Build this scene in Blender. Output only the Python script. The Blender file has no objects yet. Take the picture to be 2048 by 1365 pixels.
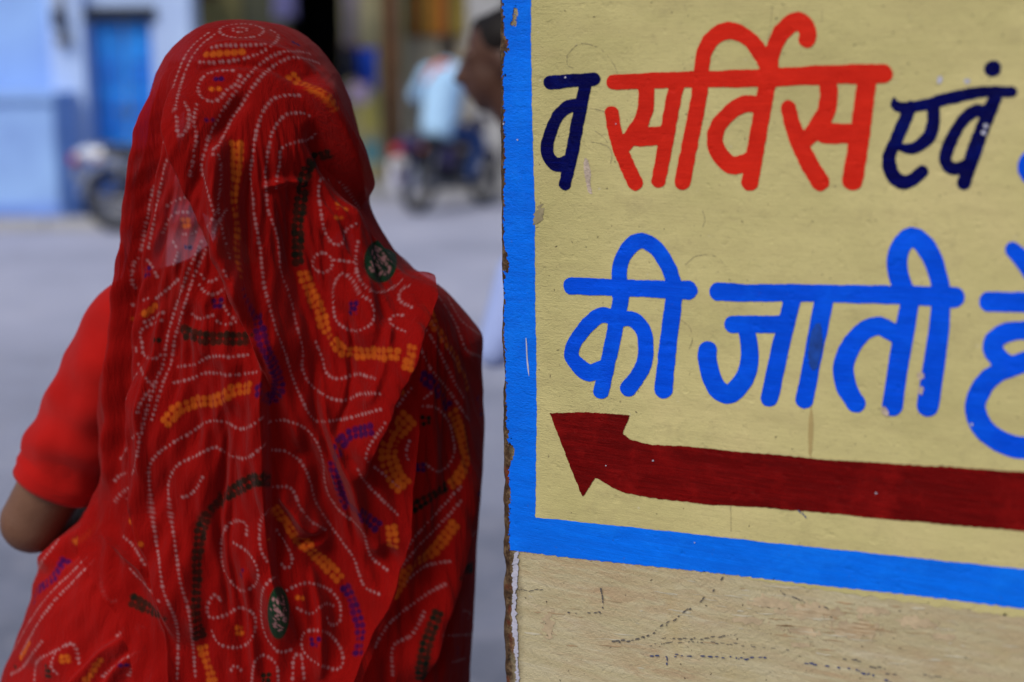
import bpy, bmesh, math, random
import numpy as np
from mathutils import Matrix, Vector, kdtree, noise as mnoise
R = math.radians
scene = bpy.context.scene
COL = scene.collection
rng = np.random.default_rng(7)
random.seed(7)

# ------------------------------------------------------------------ camera
CAM_H, PITCH, ROLL, FPX = 1.45, 10.6, -0.3, 50.0 / 36.0 * 2048
cam_d = bpy.data.cameras.new('camera')
cam = bpy.data.objects.new('camera', cam_d)
COL.objects.link(cam)
cam_d.lens = 50.0
cam_d.sensor_width = 36.0
cam_d.clip_start = 0.05
cam_d.clip_end = 2000
CM = Matrix.Translation((0, 0, CAM_H)) @ Matrix.Rotation(R(90 - PITCH), 4, 'X') @ Matrix.Rotation(R(ROLL), 4, 'Z')
cam.matrix_world = CM
cam_d.dof.use_dof = True
cam_d.dof.focus_distance = 1.455
cam_d.dof.aperture_fstop = 2.2
scene.camera = cam

# ------------------------------------------------------------------ sky, sun, exposure
SUN_EL, SUN_AZ = 46.0, -143.0      # azimuth from +Y, clockwise positive: behind the camera, to its left
world = bpy.data.worlds.new('World')
scene.world = world
world.use_nodes = True
wn = world.node_tree
wn.nodes.clear()
wo = wn.nodes.new('ShaderNodeOutputWorld')
wb = wn.nodes.new('ShaderNodeBackground')
sk = wn.nodes.new('ShaderNodeTexSky')
sk.sky_type = 'NISHITA'
sk.sun_disc = False
sk.sun_elevation = R(SUN_EL)
sk.sun_rotation = R(SUN_AZ)
sk.dust_density = 2.0
wb.inputs['Strength'].default_value = 0.085
wn.links.new(sk.outputs[0], wb.inputs['Color'])
wn.links.new(wb.outputs[0], wo.inputs['Surface'])
sun_d = bpy.data.lights.new('sun', 'SUN')
sun_d.energy = 2.0
sun_d.angle = R(28)
sun_d.color = (1.0, 0.97, 0.92)
sun = bpy.data.objects.new('sun', sun_d)
COL.objects.link(sun)
_sd = Vector((math.sin(R(SUN_AZ)) * math.cos(R(SUN_EL)), math.cos(R(SUN_AZ)) * math.cos(R(SUN_EL)), math.sin(R(SUN_EL))))
sun.rotation_euler = (-_sd).to_track_quat('-Z', 'Y').to_euler()
scene.view_settings.view_transform = 'Standard'
scene.view_settings.look = 'None'
scene.view_settings.gamma = 1.0
scene.view_settings.use_curve_mapping = False
scene.view_settings.exposure = 0.08
scene.render.engine = 'CYCLES'
scene.cycles.use_denoising = True
scene.cycles.max_bounces = 6
scene.cycles.transparent_max_bounces = 16

# ------------------------------------------------------------------ measuring helpers (photo pixel -> place)
CR = np.array(CM.to_3x3())
CO = np.array([0, 0, CAM_H])

def ray(px, py):
    px = np.asarray(px, float); py = np.asarray(py, float)
    v = np.stack([(px - 1024) / FPX, -(py - 682.5) / FPX, -np.ones_like(px)], -1)
    return v @ CR.T

def P(px, py, Y):
    d = ray(px, py)
    t = Y / d[..., 1]
    return CO + d * np.asarray(t)[..., None]

def G(px, py, z=0.0):
    d = ray(px, py)
    t = (z - CAM_H) / d[..., 2]
    return CO + d * np.asarray(t)[..., None]

def proj(v):
    c = (np.asarray(v) - CO) @ CR
    return 1024 + FPX * c[..., 0] / -c[..., 2], 682.5 - FPX * c[..., 1] / -c[..., 2]

# ------------------------------------------------------------------ object helpers
def tag(o, label=None, cat=None, group=None, kind=None):
    if label: o['label'] = label
    if cat: o['category'] = cat
    if group: o['group'] = group
    if kind: o['kind'] = kind
    return o

def empty(name, loc, rz=0.0):
    o = bpy.data.objects.new(name, None)
    o.empty_display_size = 0.1
    COL.objects.link(o)
    o.location = loc
    o.rotation_euler = (0, 0, rz)
    return o

def basis(o):
    return Matrix.Translation(o.location) @ o.rotation_euler.to_matrix().to_4x4()

def link(name, me, mat, parent=None, local=False):
    o = bpy.data.objects.new(name, me)
    COL.objects.link(o)
    if mat is not None and len(me.materials) == 0:
        me.materials.append(mat)
    if parent is not None:
        o.parent = parent
        if not local:
            m = basis(parent)
            if parent.parent is not None:
                m = parent_world(parent)
            o.matrix_parent_inverse = m.inverted()
    return o

def parent_world(o):
    if o.parent is None:
        return basis(o)
    return parent_world(o.parent) @ o.matrix_parent_inverse @ basis(o)

def mesh_np(name, verts, quads, smooth=True):
    me = bpy.data.meshes.new(name)
    verts = np.asarray(verts, np.float32)
    quads = np.asarray(quads, np.int32)
    k = quads.shape[1]
    me.vertices.add(len(verts)); me.vertices.foreach_set('co', verts.ravel())
    me.loops.add(quads.size); me.loops.foreach_set('vertex_index', quads.ravel())
    me.polygons.add(len(quads))
    me.polygons.foreach_set('loop_start', np.arange(0, quads.size, k, dtype=np.int32))
    me.polygons.foreach_set('use_smooth', np.full(len(quads), smooth))
    me.update(calc_edges=True)
    me.validate()
    return me

def grid_quads(nv, nu, wrap=False):
    i = np.arange(nv - 1)[:, None]; j = np.arange(nu if wrap else nu - 1)[None, :]
    j2 = (j + 1) % nu
    return np.stack([i * nu + j, i * nu + j2, (i + 1) * nu + j2, (i + 1) * nu + j], -1).reshape(-1, 4)

class MB:
    """collects boxes, tubes, balls into one mesh"""
    def __init__(s): s.v = []; s.f = []
    def add(s, v, f):
        b = len(s.v); s.v += [tuple(map(float, x)) for x in v]; s.f += [tuple(i + b for i in x) for x in f]
    def box(s, c, h, rz=0.0, rx=0.0, bev=0.0):
        m = Matrix.Rotation(rz, 3, 'Z') @ Matrix.Rotation(rx, 3, 'X')
        if bev <= 0:
            v = [Vector(c) + m @ Vector((sx * h[0], sy * h[1], sz * h[2])) for sx in (-1, 1) for sy in (-1, 1) for sz in (-1, 1)]
            s.add(v, [(0, 1, 3, 2), (4, 6, 7, 5), (0, 4, 5, 1), (2, 3, 7, 6), (0, 2, 6, 4), (1, 5, 7, 3)])
        else:
            bm = bmesh.new(); bmesh.ops.create_cube(bm, size=2.0)
            for q in bm.verts: q.co = Vector((q.co.x * h[0], q.co.y * h[1], q.co.z * h[2]))
            bmesh.ops.bevel(bm, geom=bm.edges[:], offset=bev, segments=2, affect='EDGES', profile=0.6)
            bm.verts.index_update()
            s.add([Vector(c) + m @ q.co for q in bm.verts], [[x.index for x in f.verts] for f in bm.faces]); bm.free()
        return s
    def tube(s, pts, r, n=10, cap=True):
        pts = [Vector(p) for p in pts]
        rs = r if hasattr(r, '__len__') else [r] * len(pts)
        rings = []; up = None
        for i, p in enumerate(pts):
            t = (pts[min(i + 1, len(pts) - 1)] - pts[max(i - 1, 0)]).normalized()
            if up is None:
                up = Vector((0, 0, 1)) if abs(t.z) < 0.9 else Vector((1, 0, 0))
            a = t.cross(up).normalized(); up = a.cross(t).normalized()
            rings.append([p + (a * math.cos(k * 2 * math.pi / n) + up * math.sin(k * 2 * math.pi / n)) * rs[i] for k in range(n)])
        v = [q for g in rings for q in g]
        f = [(i * n + k, i * n + (k + 1) % n, (i + 1) * n + (k + 1) % n, (i + 1) * n + k) for i in range(len(pts) - 1) for k in range(n)]
        if cap:
            f.append(tuple(range(n))[::-1]); f.append(tuple((len(pts) - 1) * n + k for k in range(n)))
        s.add(v, f); return s
    def ball(s, c, rad, nu=16, nv=10, rot=None):
        rad = rad if hasattr(rad, '__len__') else (rad,) * 3
        rot = rot or Matrix.Identity(3)
        v = [Vector(c) + rot @ Vector((0, 0, rad[2]))]
        for i in range(1, nv):
            th = math.pi * i / nv
            for k in range(nu):
                ph = 2 * math.pi * k / nu
                v.append(Vector(c) + rot @ Vector((rad[0] * math.sin(th) * math.cos(ph), rad[1] * math.sin(th) * math.sin(ph), rad[2] * math.cos(th))))
        v.append(Vector(c) + rot @ Vector((0, 0, -rad[2])))
        f = [(0, 1 + k, 1 + (k + 1) % nu) for k in range(nu)]
        for i in range(nv - 2):
            f += [(1 + i * nu + k, 1 + (i + 1) * nu + k, 1 + (i + 1) * nu + (k + 1) % nu, 1 + i * nu + (k + 1) % nu) for k in range(nu)]
        L = len(v) - 1; b = 1 + (nv - 2) * nu
        f += [(L, b + (k + 1) % nu, b + k) for k in range(nu)]
        s.add(v, f); return s
    def cap(s, a, b, ra, rb):
        """tapered capsule"""
        a = Vector(a); b = Vector(b); d = b - a; L = max(d.length, 1e-6); t = d / L
        pts, rs = [], []
        for k in range(5):
            q = math.pi / 2 * k / 4
            pts.append(a - t * ra * math.cos(q)); rs.append(max(ra * math.sin(q), 1e-4))
        for k in range(1, 6):
            q = math.pi / 2 * k / 5
            pts.append(b + t * rb * math.sin(q)); rs.append(max(rb * math.cos(q), 1e-4))
        return s.tube(pts, rs, 14)
    def ring(s, c, axis, Rr, r, n=32, m=8):
        axis = Vector(axis).normalized(); a = axis.orthogonal().normalized(); b = axis.cross(a)
        v = []; f = []
        for i in range(n):
            t = 2 * math.pi * i / n; e = a * math.cos(t) + b * math.sin(t)
            for k in range(m):
                q = 2 * math.pi * k / m
                v.append(Vector(c) + e * (Rr + r * math.cos(q)) + axis * r * math.sin(q))
        for i in range(n):
            for k in range(m):
                f.append((i * m + k, ((i + 1) % n) * m + k, ((i + 1) % n) * m + (k + 1) % m, i * m + (k + 1) % m))
        s.add(v, f); return s
    def mesh(s, name, smooth=False):
        me = bpy.data.meshes.new(name); me.from_pydata(s.v, [], s.f); me.update()
        if smooth: me.polygons.foreach_set('use_smooth', [True] * len(me.polygons))
        return me
    def build(s, name, mat, parent=None, smooth=False):
        return link(name, s.mesh(name, smooth), mat, parent)

def fuse(mb, name, mat, parent, voxel=0.007, smooth=6):
    """union overlapping volumes into one continuous skin"""
    me = mb.mesh('tmp'); o = bpy.data.objects.new('tmp', me); COL.objects.link(o)
    m = o.modifiers.new('r', 'REMESH'); m.mode = 'VOXEL'; m.voxel_size = voxel; m.use_smooth_shade = True
    if smooth:
        m = o.modifiers.new('s', 'SMOOTH'); m.factor = 0.5; m.iterations = smooth
    dg = bpy.context.evaluated_depsgraph_get()
    out = bpy.data.meshes.new_from_object(o.evaluated_get(dg)); out.name = name
    bpy.data.objects.remove(o); bpy.data.meshes.remove(me)
    out.polygons.foreach_set('use_smooth', [True] * len(out.polygons))
    out.materials.clear()
    return link(name, out, mat, parent)

def catmull(pts, step):
    p = np.asarray(pts, float)
    if len(p) == 2:
        n = max(2, int(np.hypot(*(p[1] - p[0])[:2]) / step) + 1)
        return p[0] + (p[1] - p[0]) * np.linspace(0, 1, n)[:, None]
    closed = np.allclose(p[0, :2], p[-1, :2])
    q = np.vstack([p[-2] if closed else 2 * p[0] - p[1], p, p[1] if closed else 2 * p[-1] - p[-2]])
    out = []
    for i in range(1, len(q) - 2):
        a, b, c, d = q[i - 1:i + 3]
        n = max(2, int(np.hypot(*(c - b)[:2]) / step) + 1)
        t = np.linspace(0, 1, n, endpoint=False)[:, None]
        out.append(0.5 * (2 * b + (c - a) * t + (2 * a - 5 * b + 4 * c - d) * t ** 2 + (3 * b - a - 3 * c + d) * t ** 3))
    out.append(p[-1:])
    return np.vstack(out)

# ------------------------------------------------------------------ materials
class NT:
    def __init__(s, name):
        s.m = bpy.data.materials.new(name); s.m.use_nodes = True
        s.t = s.m.node_tree; s.t.nodes.clear()
        s.out = s.n('ShaderNodeOutputMaterial')
    def n(s, typ, **kw):
        x = s.t.nodes.new(typ)
        for k, v in kw.items(): setattr(x, k, v)
        return x
    def l(s, a, b): s.t.links.new(a, b)
    def coords(s, scale=(1, 1, 1), obj=True, loc=(0, 0, 0), rot=(0, 0, 0)):
        c = s.n('ShaderNodeTexCoord'); m = s.n('ShaderNodeMapping')
        m.inputs['Scale'].default_value = scale; m.inputs['Location'].default_value = loc; m.inputs['Rotation'].default_value = rot
        s.l(c.outputs['Object'], m.inputs['Vector']); return m.outputs[0]
    def noise(s, scale, detail=4, rough=0.55, vec=None, dist=0.0):
        x = s.n('ShaderNodeTexNoise'); x.inputs['Scale'].default_value = scale; x.inputs['Detail'].default_value = detail
        x.inputs['Roughness'].default_value = rough; x.inputs['Distortion'].default_value = dist
        s.l(vec if vec is not None else s.coords(), x.inputs['Vector']); return x.outputs['Fac']
    def ramp(s, fac, stops):
        x = s.n('ShaderNodeValToRGB'); e = x.color_ramp.elements
        while len(e) < len(stops): e.new(0.5)
        for q, (p, c) in zip(e, stops):
            q.position = p; q.color = (*c, 1) if len(c) == 3 else c
        s.l(fac, x.inputs[0]); return x.outputs[0]
    def mix(s, fac, a, b, mode='MIX'):
        x = s.n('ShaderNodeMix', data_type='RGBA', blend_type=mode)
        for val, sock in ((fac, x.inputs[0]), (a, x.inputs[6]), (b, x.inputs[7])):
            if isinstance(val, (int, float)): sock.default_value = val
            elif isinstance(val, tuple): sock.default_value = (*val, 1)
            else: s.l(val, sock)
        return x.outputs[2]
    def math(s, op, a, b=0.0, clamp=False):
        x = s.n('ShaderNodeMath', operation=op, use_clamp=clamp)
        for val, sock in ((a, x.inputs[0]), (b, x.inputs[1])):
            if isinstance(val, (int, float)): sock.default_value = val
            else: s.l(val, sock)
        return x.outputs[0]
    def bump(s, h, strength, dist, nrm=None):
        x = s.n('ShaderNodeBump'); x.inputs['Strength'].default_value = strength; x.inputs['Distance'].default_value = dist
        s.l(h, x.inputs['Height'])
        if nrm is not None: s.l(nrm, x.inputs['Normal'])
        return x.outputs[0]
    def bsdf(s, col, rough=0.6, nrm=None, spec=0.4, metal=0.0, sheen=0.0, emis=None):
        x = s.n('ShaderNodeBsdfPrincipled')
        for val, k in ((col, 'Base Color'), (rough, 'Roughness'), (metal, 'Metallic'), (spec, 'Specular IOR Level'), (sheen, 'Sheen Weight')):
            if isinstance(val, tuple): x.inputs[k].default_value = (*val, 1)
            elif isinstance(val, (int, float)): x.inputs[k].default_value = val
            else: s.l(val, x.inputs[k])
        if nrm is not None: s.l(nrm, x.inputs['Normal'])
        return x
    def done(s, sh):
        s.l(sh.outputs[0], s.out.inputs['Surface']); return s.m

_mc = {}
def M(name, col, rough=0.6, spec=0.4, metal=0.0, var=0.25, scale=8.0, bump=0.0, bscale=60.0):
    """plain procedural material: colour broken up by noise, a little relief"""
    if name in _mc: return _mc[name]
    t = NT(name)
    f = t.noise(scale, 5)
    lo = tuple(c * (1 - var) for c in col); hi = tuple(min(1, c * (1 + var)) for c in col)
    c = t.ramp(f, [(0.3, lo), (0.7, hi)])
    nrm = t.bump(t.noise(bscale, 4), 1.0, bump) if bump > 0 else None
    _mc[name] = t.done(t.bsdf(c, rough, nrm, spec, metal))
    return _mc[name]
# ================================================================== GROUND
def ground_material():
    t = NT('road_concrete')
    big = t.noise(0.7, 6, 0.65); mid = t.noise(7, 6, 0.6); fine = t.noise(240, 3, 0.7)
    c = t.ramp(big, [(0.32, (0.34, 0.355, 0.48)), (0.52, (0.46, 0.475, 0.62)), (0.7, (0.56, 0.565, 0.70))])
    # shade painted into the concrete: darker towards the near stretch, edge broken by noise
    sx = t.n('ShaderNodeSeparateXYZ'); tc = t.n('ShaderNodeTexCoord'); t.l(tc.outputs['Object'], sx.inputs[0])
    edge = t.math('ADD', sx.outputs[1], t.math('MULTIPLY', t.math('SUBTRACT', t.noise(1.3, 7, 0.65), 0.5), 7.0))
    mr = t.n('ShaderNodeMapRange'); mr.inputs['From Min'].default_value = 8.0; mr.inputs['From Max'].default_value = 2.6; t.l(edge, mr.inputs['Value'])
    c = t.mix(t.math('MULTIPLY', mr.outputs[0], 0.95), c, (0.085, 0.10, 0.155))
    c = t.mix(t.ramp(mid, [(0.5, (0, 0, 0)), (0.75, (0.55, 0.55, 0.55))]), c, (0.36, 0.35, 0.42))
    c = t.mix(0.18, c, t.ramp(fine, [(0.3, (0.2, 0.2, 0.22)), (0.7, (0.6, 0.6, 0.62))]))
    return t.done(t.bsdf(c, 0.9, t.bump(fine, 0.5, 0.004), 0.2))
gx = np.concatenate([[-300, -60], np.linspace(-14, 14, 57), [60, 300]])
gy = np.concatenate([[-200, -30], np.linspace(-6, 26, 65), [80, 400]])
GX, GY = np.meshgrid(gx, gy)
GZ = np.zeros_like(GX)
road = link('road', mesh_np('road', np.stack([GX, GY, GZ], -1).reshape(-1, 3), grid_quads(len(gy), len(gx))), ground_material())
tag(road, kind='structure')

# ================================================================== PAINTED WALL
WA = R(31)
E0 = P(995.0, 682.5, 1.43)
WD = np.array([math.cos(WA), -math.sin(WA), 0.0])      # along the wall, to the right
WN = np.array([-math.sin(WA), -math.cos(WA), 0.0])     # out of the wall, to the viewer
wall = empty('painted_wall', (E0[0], E0[1], 0.0), -WA)
tag(wall, 'cream plastered wall with blue border, Hindi lettering and a dark red arrow', 'wall')

def W(px, py):
    d = ray(px, py)
    t = ((E0 - CO) @ WN) / (d @ WN)
    p = CO + d * np.asarray(t)[..., None]
    return (p - E0) @ WD, p[..., 2]

def wpx(s, z, y=0.0):
    p = np.array([E0[0], E0[1], 0.0]) + s[..., None] * WD - np.asarray(y)[..., None] * WN
    p = p + np.stack([np.zeros_like(z), np.zeros_like(z), z], -1)
    return proj(p)

RC = 0.011     # radius of the worn corner
def front_y(s):
    s = np.asarray(s, float)
    k = np.clip(RC - s, 0, RC)
    return RC - np.sqrt(np.maximum(RC * RC - k * k, 0))

def wall_relief(t, brush=1.0):
    """plaster lumps, wrinkled skin near the corner and brush streaks, in the wall's own coordinates"""
    sx = t.n('ShaderNodeSeparateXYZ'); tc = t.n('ShaderNodeTexCoord'); t.l(tc.outputs['Object'], sx.inputs[0])
    lumps = t.noise(28, 3, 0.5)
    wrinkle = t.noise(1.0, 6, 0.62, t.coords((150, 150, 290), rot=(0, R(18), 0)), 1.4)
    streak = t.noise(1.0, 5, 0.65, t.coords((26, 26, 620)), 0.3)
    grain = t.noise(900, 2, 0.6)
    # wrinkles fade away from the corner
    near = t.math('SUBTRACT', 1.0, t.math('MULTIPLY', sx.outputs[0], 5.5), True)
    near = t.math('ADD', t.math('MULTIPLY', near, 0.7), t.math('MULTIPLY', t.ramp(t.noise(11, 4, 0.6), [(0.5, (0, 0, 0)), (0.72, (1, 1, 1))]), 0.35))
    low = t.n('ShaderNodeMapRange'); low.inputs['From Min'].default_value = 1.03; low.inputs['From Max'].default_value = 1.09; low.inputs['To Min'].default_value = 0.3; t.l(sx.outputs[2], low.inputs['Value'])
    near = t.math('MULTIPLY', near, low.outputs[0])
    pit = t.ramp(t.noise(75, 2, 0.5), [(0.62, (0, 0, 0)), (0.74, (1, 1, 1))])
    n1 = t.bump(lumps, 0.8, 0.0035)
    n2 = t.bump(t.math('MULTIPLY', wrinkle, near), 0.9, 0.0022, n1)
    n3 = t.bump(streak, 0.55 * brush, 0.0007, n2)
    n4 = t.bump(t.math('ADD', t.math('MULTIPLY', pit, -1.6), grain), 0.4, 0.0009, n3)
    return n4, dict(lumps=lumps, wrinkle=wrinkle, streak=streak, grain=grain, pit=pit, s=sx.outputs[0], z=sx.outputs[2])

def paint(name, col, dark, light=None, rough=0.5, brush=1.0, streakmix=0.35, dirt=0.25):
    t = NT(name)
    n, d = wall_relief(t, brush)
    c = t.mix(t.math('MULTIPLY', t.ramp(t.noise(9, 5, 0.6), [(0.4, (0, 0, 0)), (0.7, (1, 1, 1))]), 0.55), col, dark)
    c = t.mix(t.math('MULTIPLY', t.ramp(d['streak'], [(0.35, (1, 1, 1)), (0.6, (0, 0, 0))]), streakmix), c, dark)
    broad = t.noise(1.0, 5, 0.6, t.coords((9, 9, 130), rot=(0, R(4), 0)), 0.5)
    c = t.mix(t.math('MULTIPLY', t.ramp(broad, [(0.40, (1, 1, 1)), (0.58, (0, 0, 0))]), streakmix * 1.2), c, dark)
    if light:
        c = t.mix(t.math('MULTIPLY', t.ramp(t.noise(14, 6, 0.7), [(0.5, (0, 0, 0)), (0.68, (1, 1, 1))]), streakmix * 1.3), c, light)
        c = t.mix(t.math('MULTIPLY', t.ramp(d['streak'], [(0.55, (0, 0, 0)), (0.75, (1, 1, 1))]), streakmix), c, light)
    spots = t.ramp(t.noise(180, 2, 0.5), [(0.70, (0, 0, 0)), (0.76, (1, 1, 1))])
    c = t.mix(t.math('MULTIPLY', spots, dirt), c, (0.09, 0.07, 0.05))
    return t.done(t.bsdf(c, rough, n, 0.05))

m_yellow = NT('yellow_paint')
def _yellow():
    t = m_yellow; n, d = wall_relief(t, 1.0)
    c = t.ramp(t.noise(5, 5, 0.55), [(0.3, (0.47, 0.41, 0.17)), (0.55, (0.58, 0.50, 0.22)), (0.75, (0.63, 0.52, 0.245))])
    c = t.mix(t.math('MULTIPLY', t.ramp(t.noise(1.0, 4, 0.6, t.coords((8, 8, 60))), [(0.45, (0, 0, 0)), (0.7, (1, 1, 1))]), 0.35), c, (0.44, 0.36, 0.165))
    # soiling in the hollows and rubbed patches
    c = t.mix(t.math('MULTIPLY', t.ramp(t.noise(14, 6, 0.7), [(0.58, (0, 0, 0)), (0.74, (1, 1, 1))]), 0.45), c, (0.30, 0.235, 0.12))
    c = t.mix(t.math('MULTIPLY', t.ramp(d['wrinkle'], [(0.3, (1, 1, 1)), (0.46, (0, 0, 0))]), 0.3), c, (0.33, 0.26, 0.13))
    sp = t.ramp(t.noise(210, 2, 0.5), [(0.71, (0, 0, 0)), (0.75, (1, 1, 1))])
    c = t.mix(t.math('MULTIPLY', sp, 0.55), c, (0.12, 0.085, 0.05))
    lg = t.ramp(t.noise(150, 2, 0.5, t.coords(loc=(3, 1, 2))), [(0.72, (0, 0, 0)), (0.77, (1, 1, 1))])
    c = t.mix(t.math('MULTIPLY', lg, 0.4), c, (0.62, 0.55, 0.42))
    return t.done(t.bsdf(c, 0.62, n, 0.12))
m_yellow = _yellow()

def _lower():
    t = NT('worn_cream_wash'); n, d = wall_relief(t, 0.9)
    st = t.noise(1.0, 6, 0.7, t.coords((9, 9, 75), rot=(0, R(3), 0)), 0.8)
    c = t.ramp(st, [(0.22, (0.43, 0.34, 0.19)), (0.42, (0.51, 0.43, 0.25)), (0.6, (0.56, 0.48, 0.30)), (0.8, (0.61, 0.55, 0.40))])
    pk = t.math('MULTIPLY', t.ramp(t.noise(1.0, 5, 0.6, t.coords((4, 4, 9)), 0.6), [(0.42, (0, 0, 0)), (0.62, (1, 1, 1))]), t.ramp(t.noise(1.0, 7, 0.75, t.coords((14, 14, 90)), 0.9), [(0.42, (0, 0, 0)), (0.55, (1, 1, 1))]))
    c = t.mix(t.math('MULTIPLY', t.math('MULTIPLY', pk, st), 1.2), c, (0.43, 0.27, 0.15))
    oc = t.ramp(t.noise(1.0, 5, 0.6, t.coords((9, 9, 6), loc=(5, 0, 2))), [(0.56, (0, 0, 0)), (0.72, (1, 1, 1))])
    c = t.mix(t.math('MULTIPLY', oc, 0.5), c, (0.46, 0.32, 0.12))
    wh = t.ramp(t.noise(1.0, 6, 0.75, t.coords((16, 16, 40), loc=(1, 0, 9))), [(0.62, (0, 0, 0)), (0.7, (1, 1, 1))])
    c = t.mix(t.math('MULTIPLY', wh, 0.55), c, (0.60, 0.56, 0.48))
    sp = t.ramp(t.noise(200, 2, 0.5), [(0.70, (0, 0, 0)), (0.75, (1, 1, 1))])
    c = t.mix(t.math('MULTIPLY', sp, 0.6), c, (0.10, 0.075, 0.05))
    # bare rust-brown render along the broken corner
    e = t.n('ShaderNodeMapRange'); e.inputs['From Min'].default_value = 0.030; e.inputs['From Max'].default_value = 0.013
    wob = t.math('ADD', d['s'], t.math('MULTIPLY', t.math('SUBTRACT', t.noise(45, 5, 0.7), 0.5), 0.022))
    t.l(wob, e.inputs['Value'])
    rc = t.ramp(t.noise(120, 5, 0.75), [(0.3, (0.018, 0.010, 0.007)), (0.5, (0.075, 0.042, 0.022)), (0.62, (0.17, 0.11, 0.06)), (0.75, (0.30, 0.22, 0.13))])
    rc = t.mix(t.ramp(t.noise(35, 3, 0.5, t.coords(loc=(0, 4, 1))), [(0.6, (0, 0, 0)), (0.7, (0.8, 0.8, 0.8))]), rc, (0.16, 0.03, 0.012))
    c = t.mix(e.outputs[0], c, rc)
    n2 = t.bump(t.noise(160, 5, 0.75), 0.8, 0.003, n)
    return t.done(t.bsdf(c, 0.8, n2, 0.2))
m_lower = _lower()

# --- masonry body: worn round corner modelled, rest plain
ZT = 2.5
prof = [(0.0, 0.24)] + [(0.0, y) for y in (0.10, 0.06, 0.04, 0.03, 0.022, 0.016)]
prof += [(RC - RC * math.cos(a), RC - RC * math.sin(a)) for a in np.linspace(0, math.pi / 2, 9)]
prof += [(s, 0.0) for s in np.arange(RC + 0.003, 0.045, 0.003)] + [(0.06, 0.0), (0.12, 0.0)]
prof += [(s, 0.0) for s in np.linspace(0.2, 1.5, 14)] + [(1.5, 0.24)]
prof = np.array(prof)
zs = np.concatenate([[-0.05, 0.3], np.arange(0.6, 1.75, 0.0035), [1.9, 2.2, ZT]])
VV = []
for z in zs:
    for (s, y) in prof:
        k = max(0.0, 1 - math.hypot(max(s - 0.004, 0), max(y - 0.03, 0)) / 0.022)
        if k > 0:
            low = 0.5 + 0.5 * min(1, max(0, (1.32 - z) / 0.25))
            q = Vector((s * 1.0, y, z))
            h = (mnoise.fractal(q * 60, 0.9, 2.0, 5) * 0.5 + 0.5) * 0.0048 + max(0, mnoise.noise(q * 24 + Vector((9, 0, 0)))) * 0.008
            h *= k * low * 0.62
            s, y = s + h * 0.75, y + h * 0.75
        VV.append((s, y, z))
VV = np.array(VV)
body_me = mesh_np('masonry', VV, grid_quads(len(zs), len(prof)))
masonry = link('masonry', body_me, m_lower, wall, local=True)
top_mb = MB(); n0 = (len(zs) - 1) * len(prof)
top_mb.box((0.75, 0.12, ZT + 0.02), (0.78, 0.15, 0.03), bev=0.008)
link('coping', top_mb.mesh('coping'), m_lower, wall, local=True)

# --- painted sheets
def seg_dist(px, py, pts):
    """distance to polyline minus half width (third column)"""
    best = np.full(px.shape, 1e9)
    for a, b in zip(pts[:-1], pts[1:]):
        dx, dy = b[0] - a[0], b[1] - a[1]
        L = dx * dx + dy * dy + 1e-9
        t = np.clip(((px - a[0]) * dx + (py - a[1]) * dy) / L, 0, 1)
        d = np.hypot(px - a[0] - t * dx, py - a[1] - t * dy) - (a[2] + (b[2] - a[2]) * t)
        np.minimum(best, d, out=best)
    return best

def poly_dist(px, py, pts):
    pts = np.asarray(pts, float)
    q = np.vstack([pts, pts[:1]])
    d = np.full(px.shape, 1e9); ins = np.zeros(px.shape, bool)
    for a, b in zip(q[:-1], q[1:]):
        dx, dy = b - a
        t = np.clip(((px - a[0]) * dx + (py - a[1]) * dy) / (dx * dx + dy * dy + 1e-9), 0, 1)
        np.minimum(d, np.hypot(px - a[0] - t * dx, py - a[1] - t * dy), out=d)
        c = ((a[1] > py) != (b[1] > py))
        with np.errstate(divide='ignore', invalid='ignore'):
            ins ^= c & (px < dx * (py - a[1]) / (dy if dy != 0 else 1e-9) + a[0])
    return np.where(ins, -d, d)

def wob(px, py, amp, seed, f=1.0):
    r = np.random.default_rng(seed)
    o = 0
    for k in range(6):
        fx, fy = r.normal(0, 0.05 * f * (1 + k), 2)
        o = o + np.sin(px * fx + py * fy + r.uniform(0, 6)) / (1 + 0.5 * k)
    return o * amp / 2.2

def sheet(name, sdf, bbox, off, mat, cell=0.0009, parent=None, label=None):
    x0, y0, x1, y1 = bbox
    cs, cz = W(np.array([x0, x1, x0, x1]), np.array([y0, y0, y1, y1]))
    s = np.arange(cs.min(), cs.max() + cell, cell); z = np.arange(cz.min(), cz.max() + cell, cell)
    S, Z = np.meshgrid(s, z)
    px, py = wpx(S, Z)
    F = sdf(px, py)
    F = np.where(np.abs(F) < 1e-6, 1e-6, F)
    gz, gs = np.gradient(F, cell)
    g2 = gz * gz + gs * gs + 1e-9
    ins = F < 0
    keep = ins[:-1, :-1] | ins[1:, :-1] | ins[:-1, 1:] | ins[1:, 1:]
    out = F > 0
    st = np.where(out, F, 0)
    ls = np.clip(st * gs / g2, -1.2 * cell, 1.2 * cell); lz = np.clip(st * gz / g2, -1.2 * cell, 1.2 * cell)
    S2, Z2 = S - ls, Z - lz
    q = grid_quads(len(z), len(s)).reshape(len(z) - 1, len(s) - 1, 4)[keep]
    used, inv = np.unique(q, return_inverse=True)
    q = inv.reshape(q.shape)
    s_, z_ = S2.ravel()[used], Z2.ravel()[used]
    v = np.stack([s_, front_y(s_) - off, z_], -1)
    o = link(name, mesh_np(name, v, q), mat, parent or wall, local=True)
    if label: o['label'] = label
    return o

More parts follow.
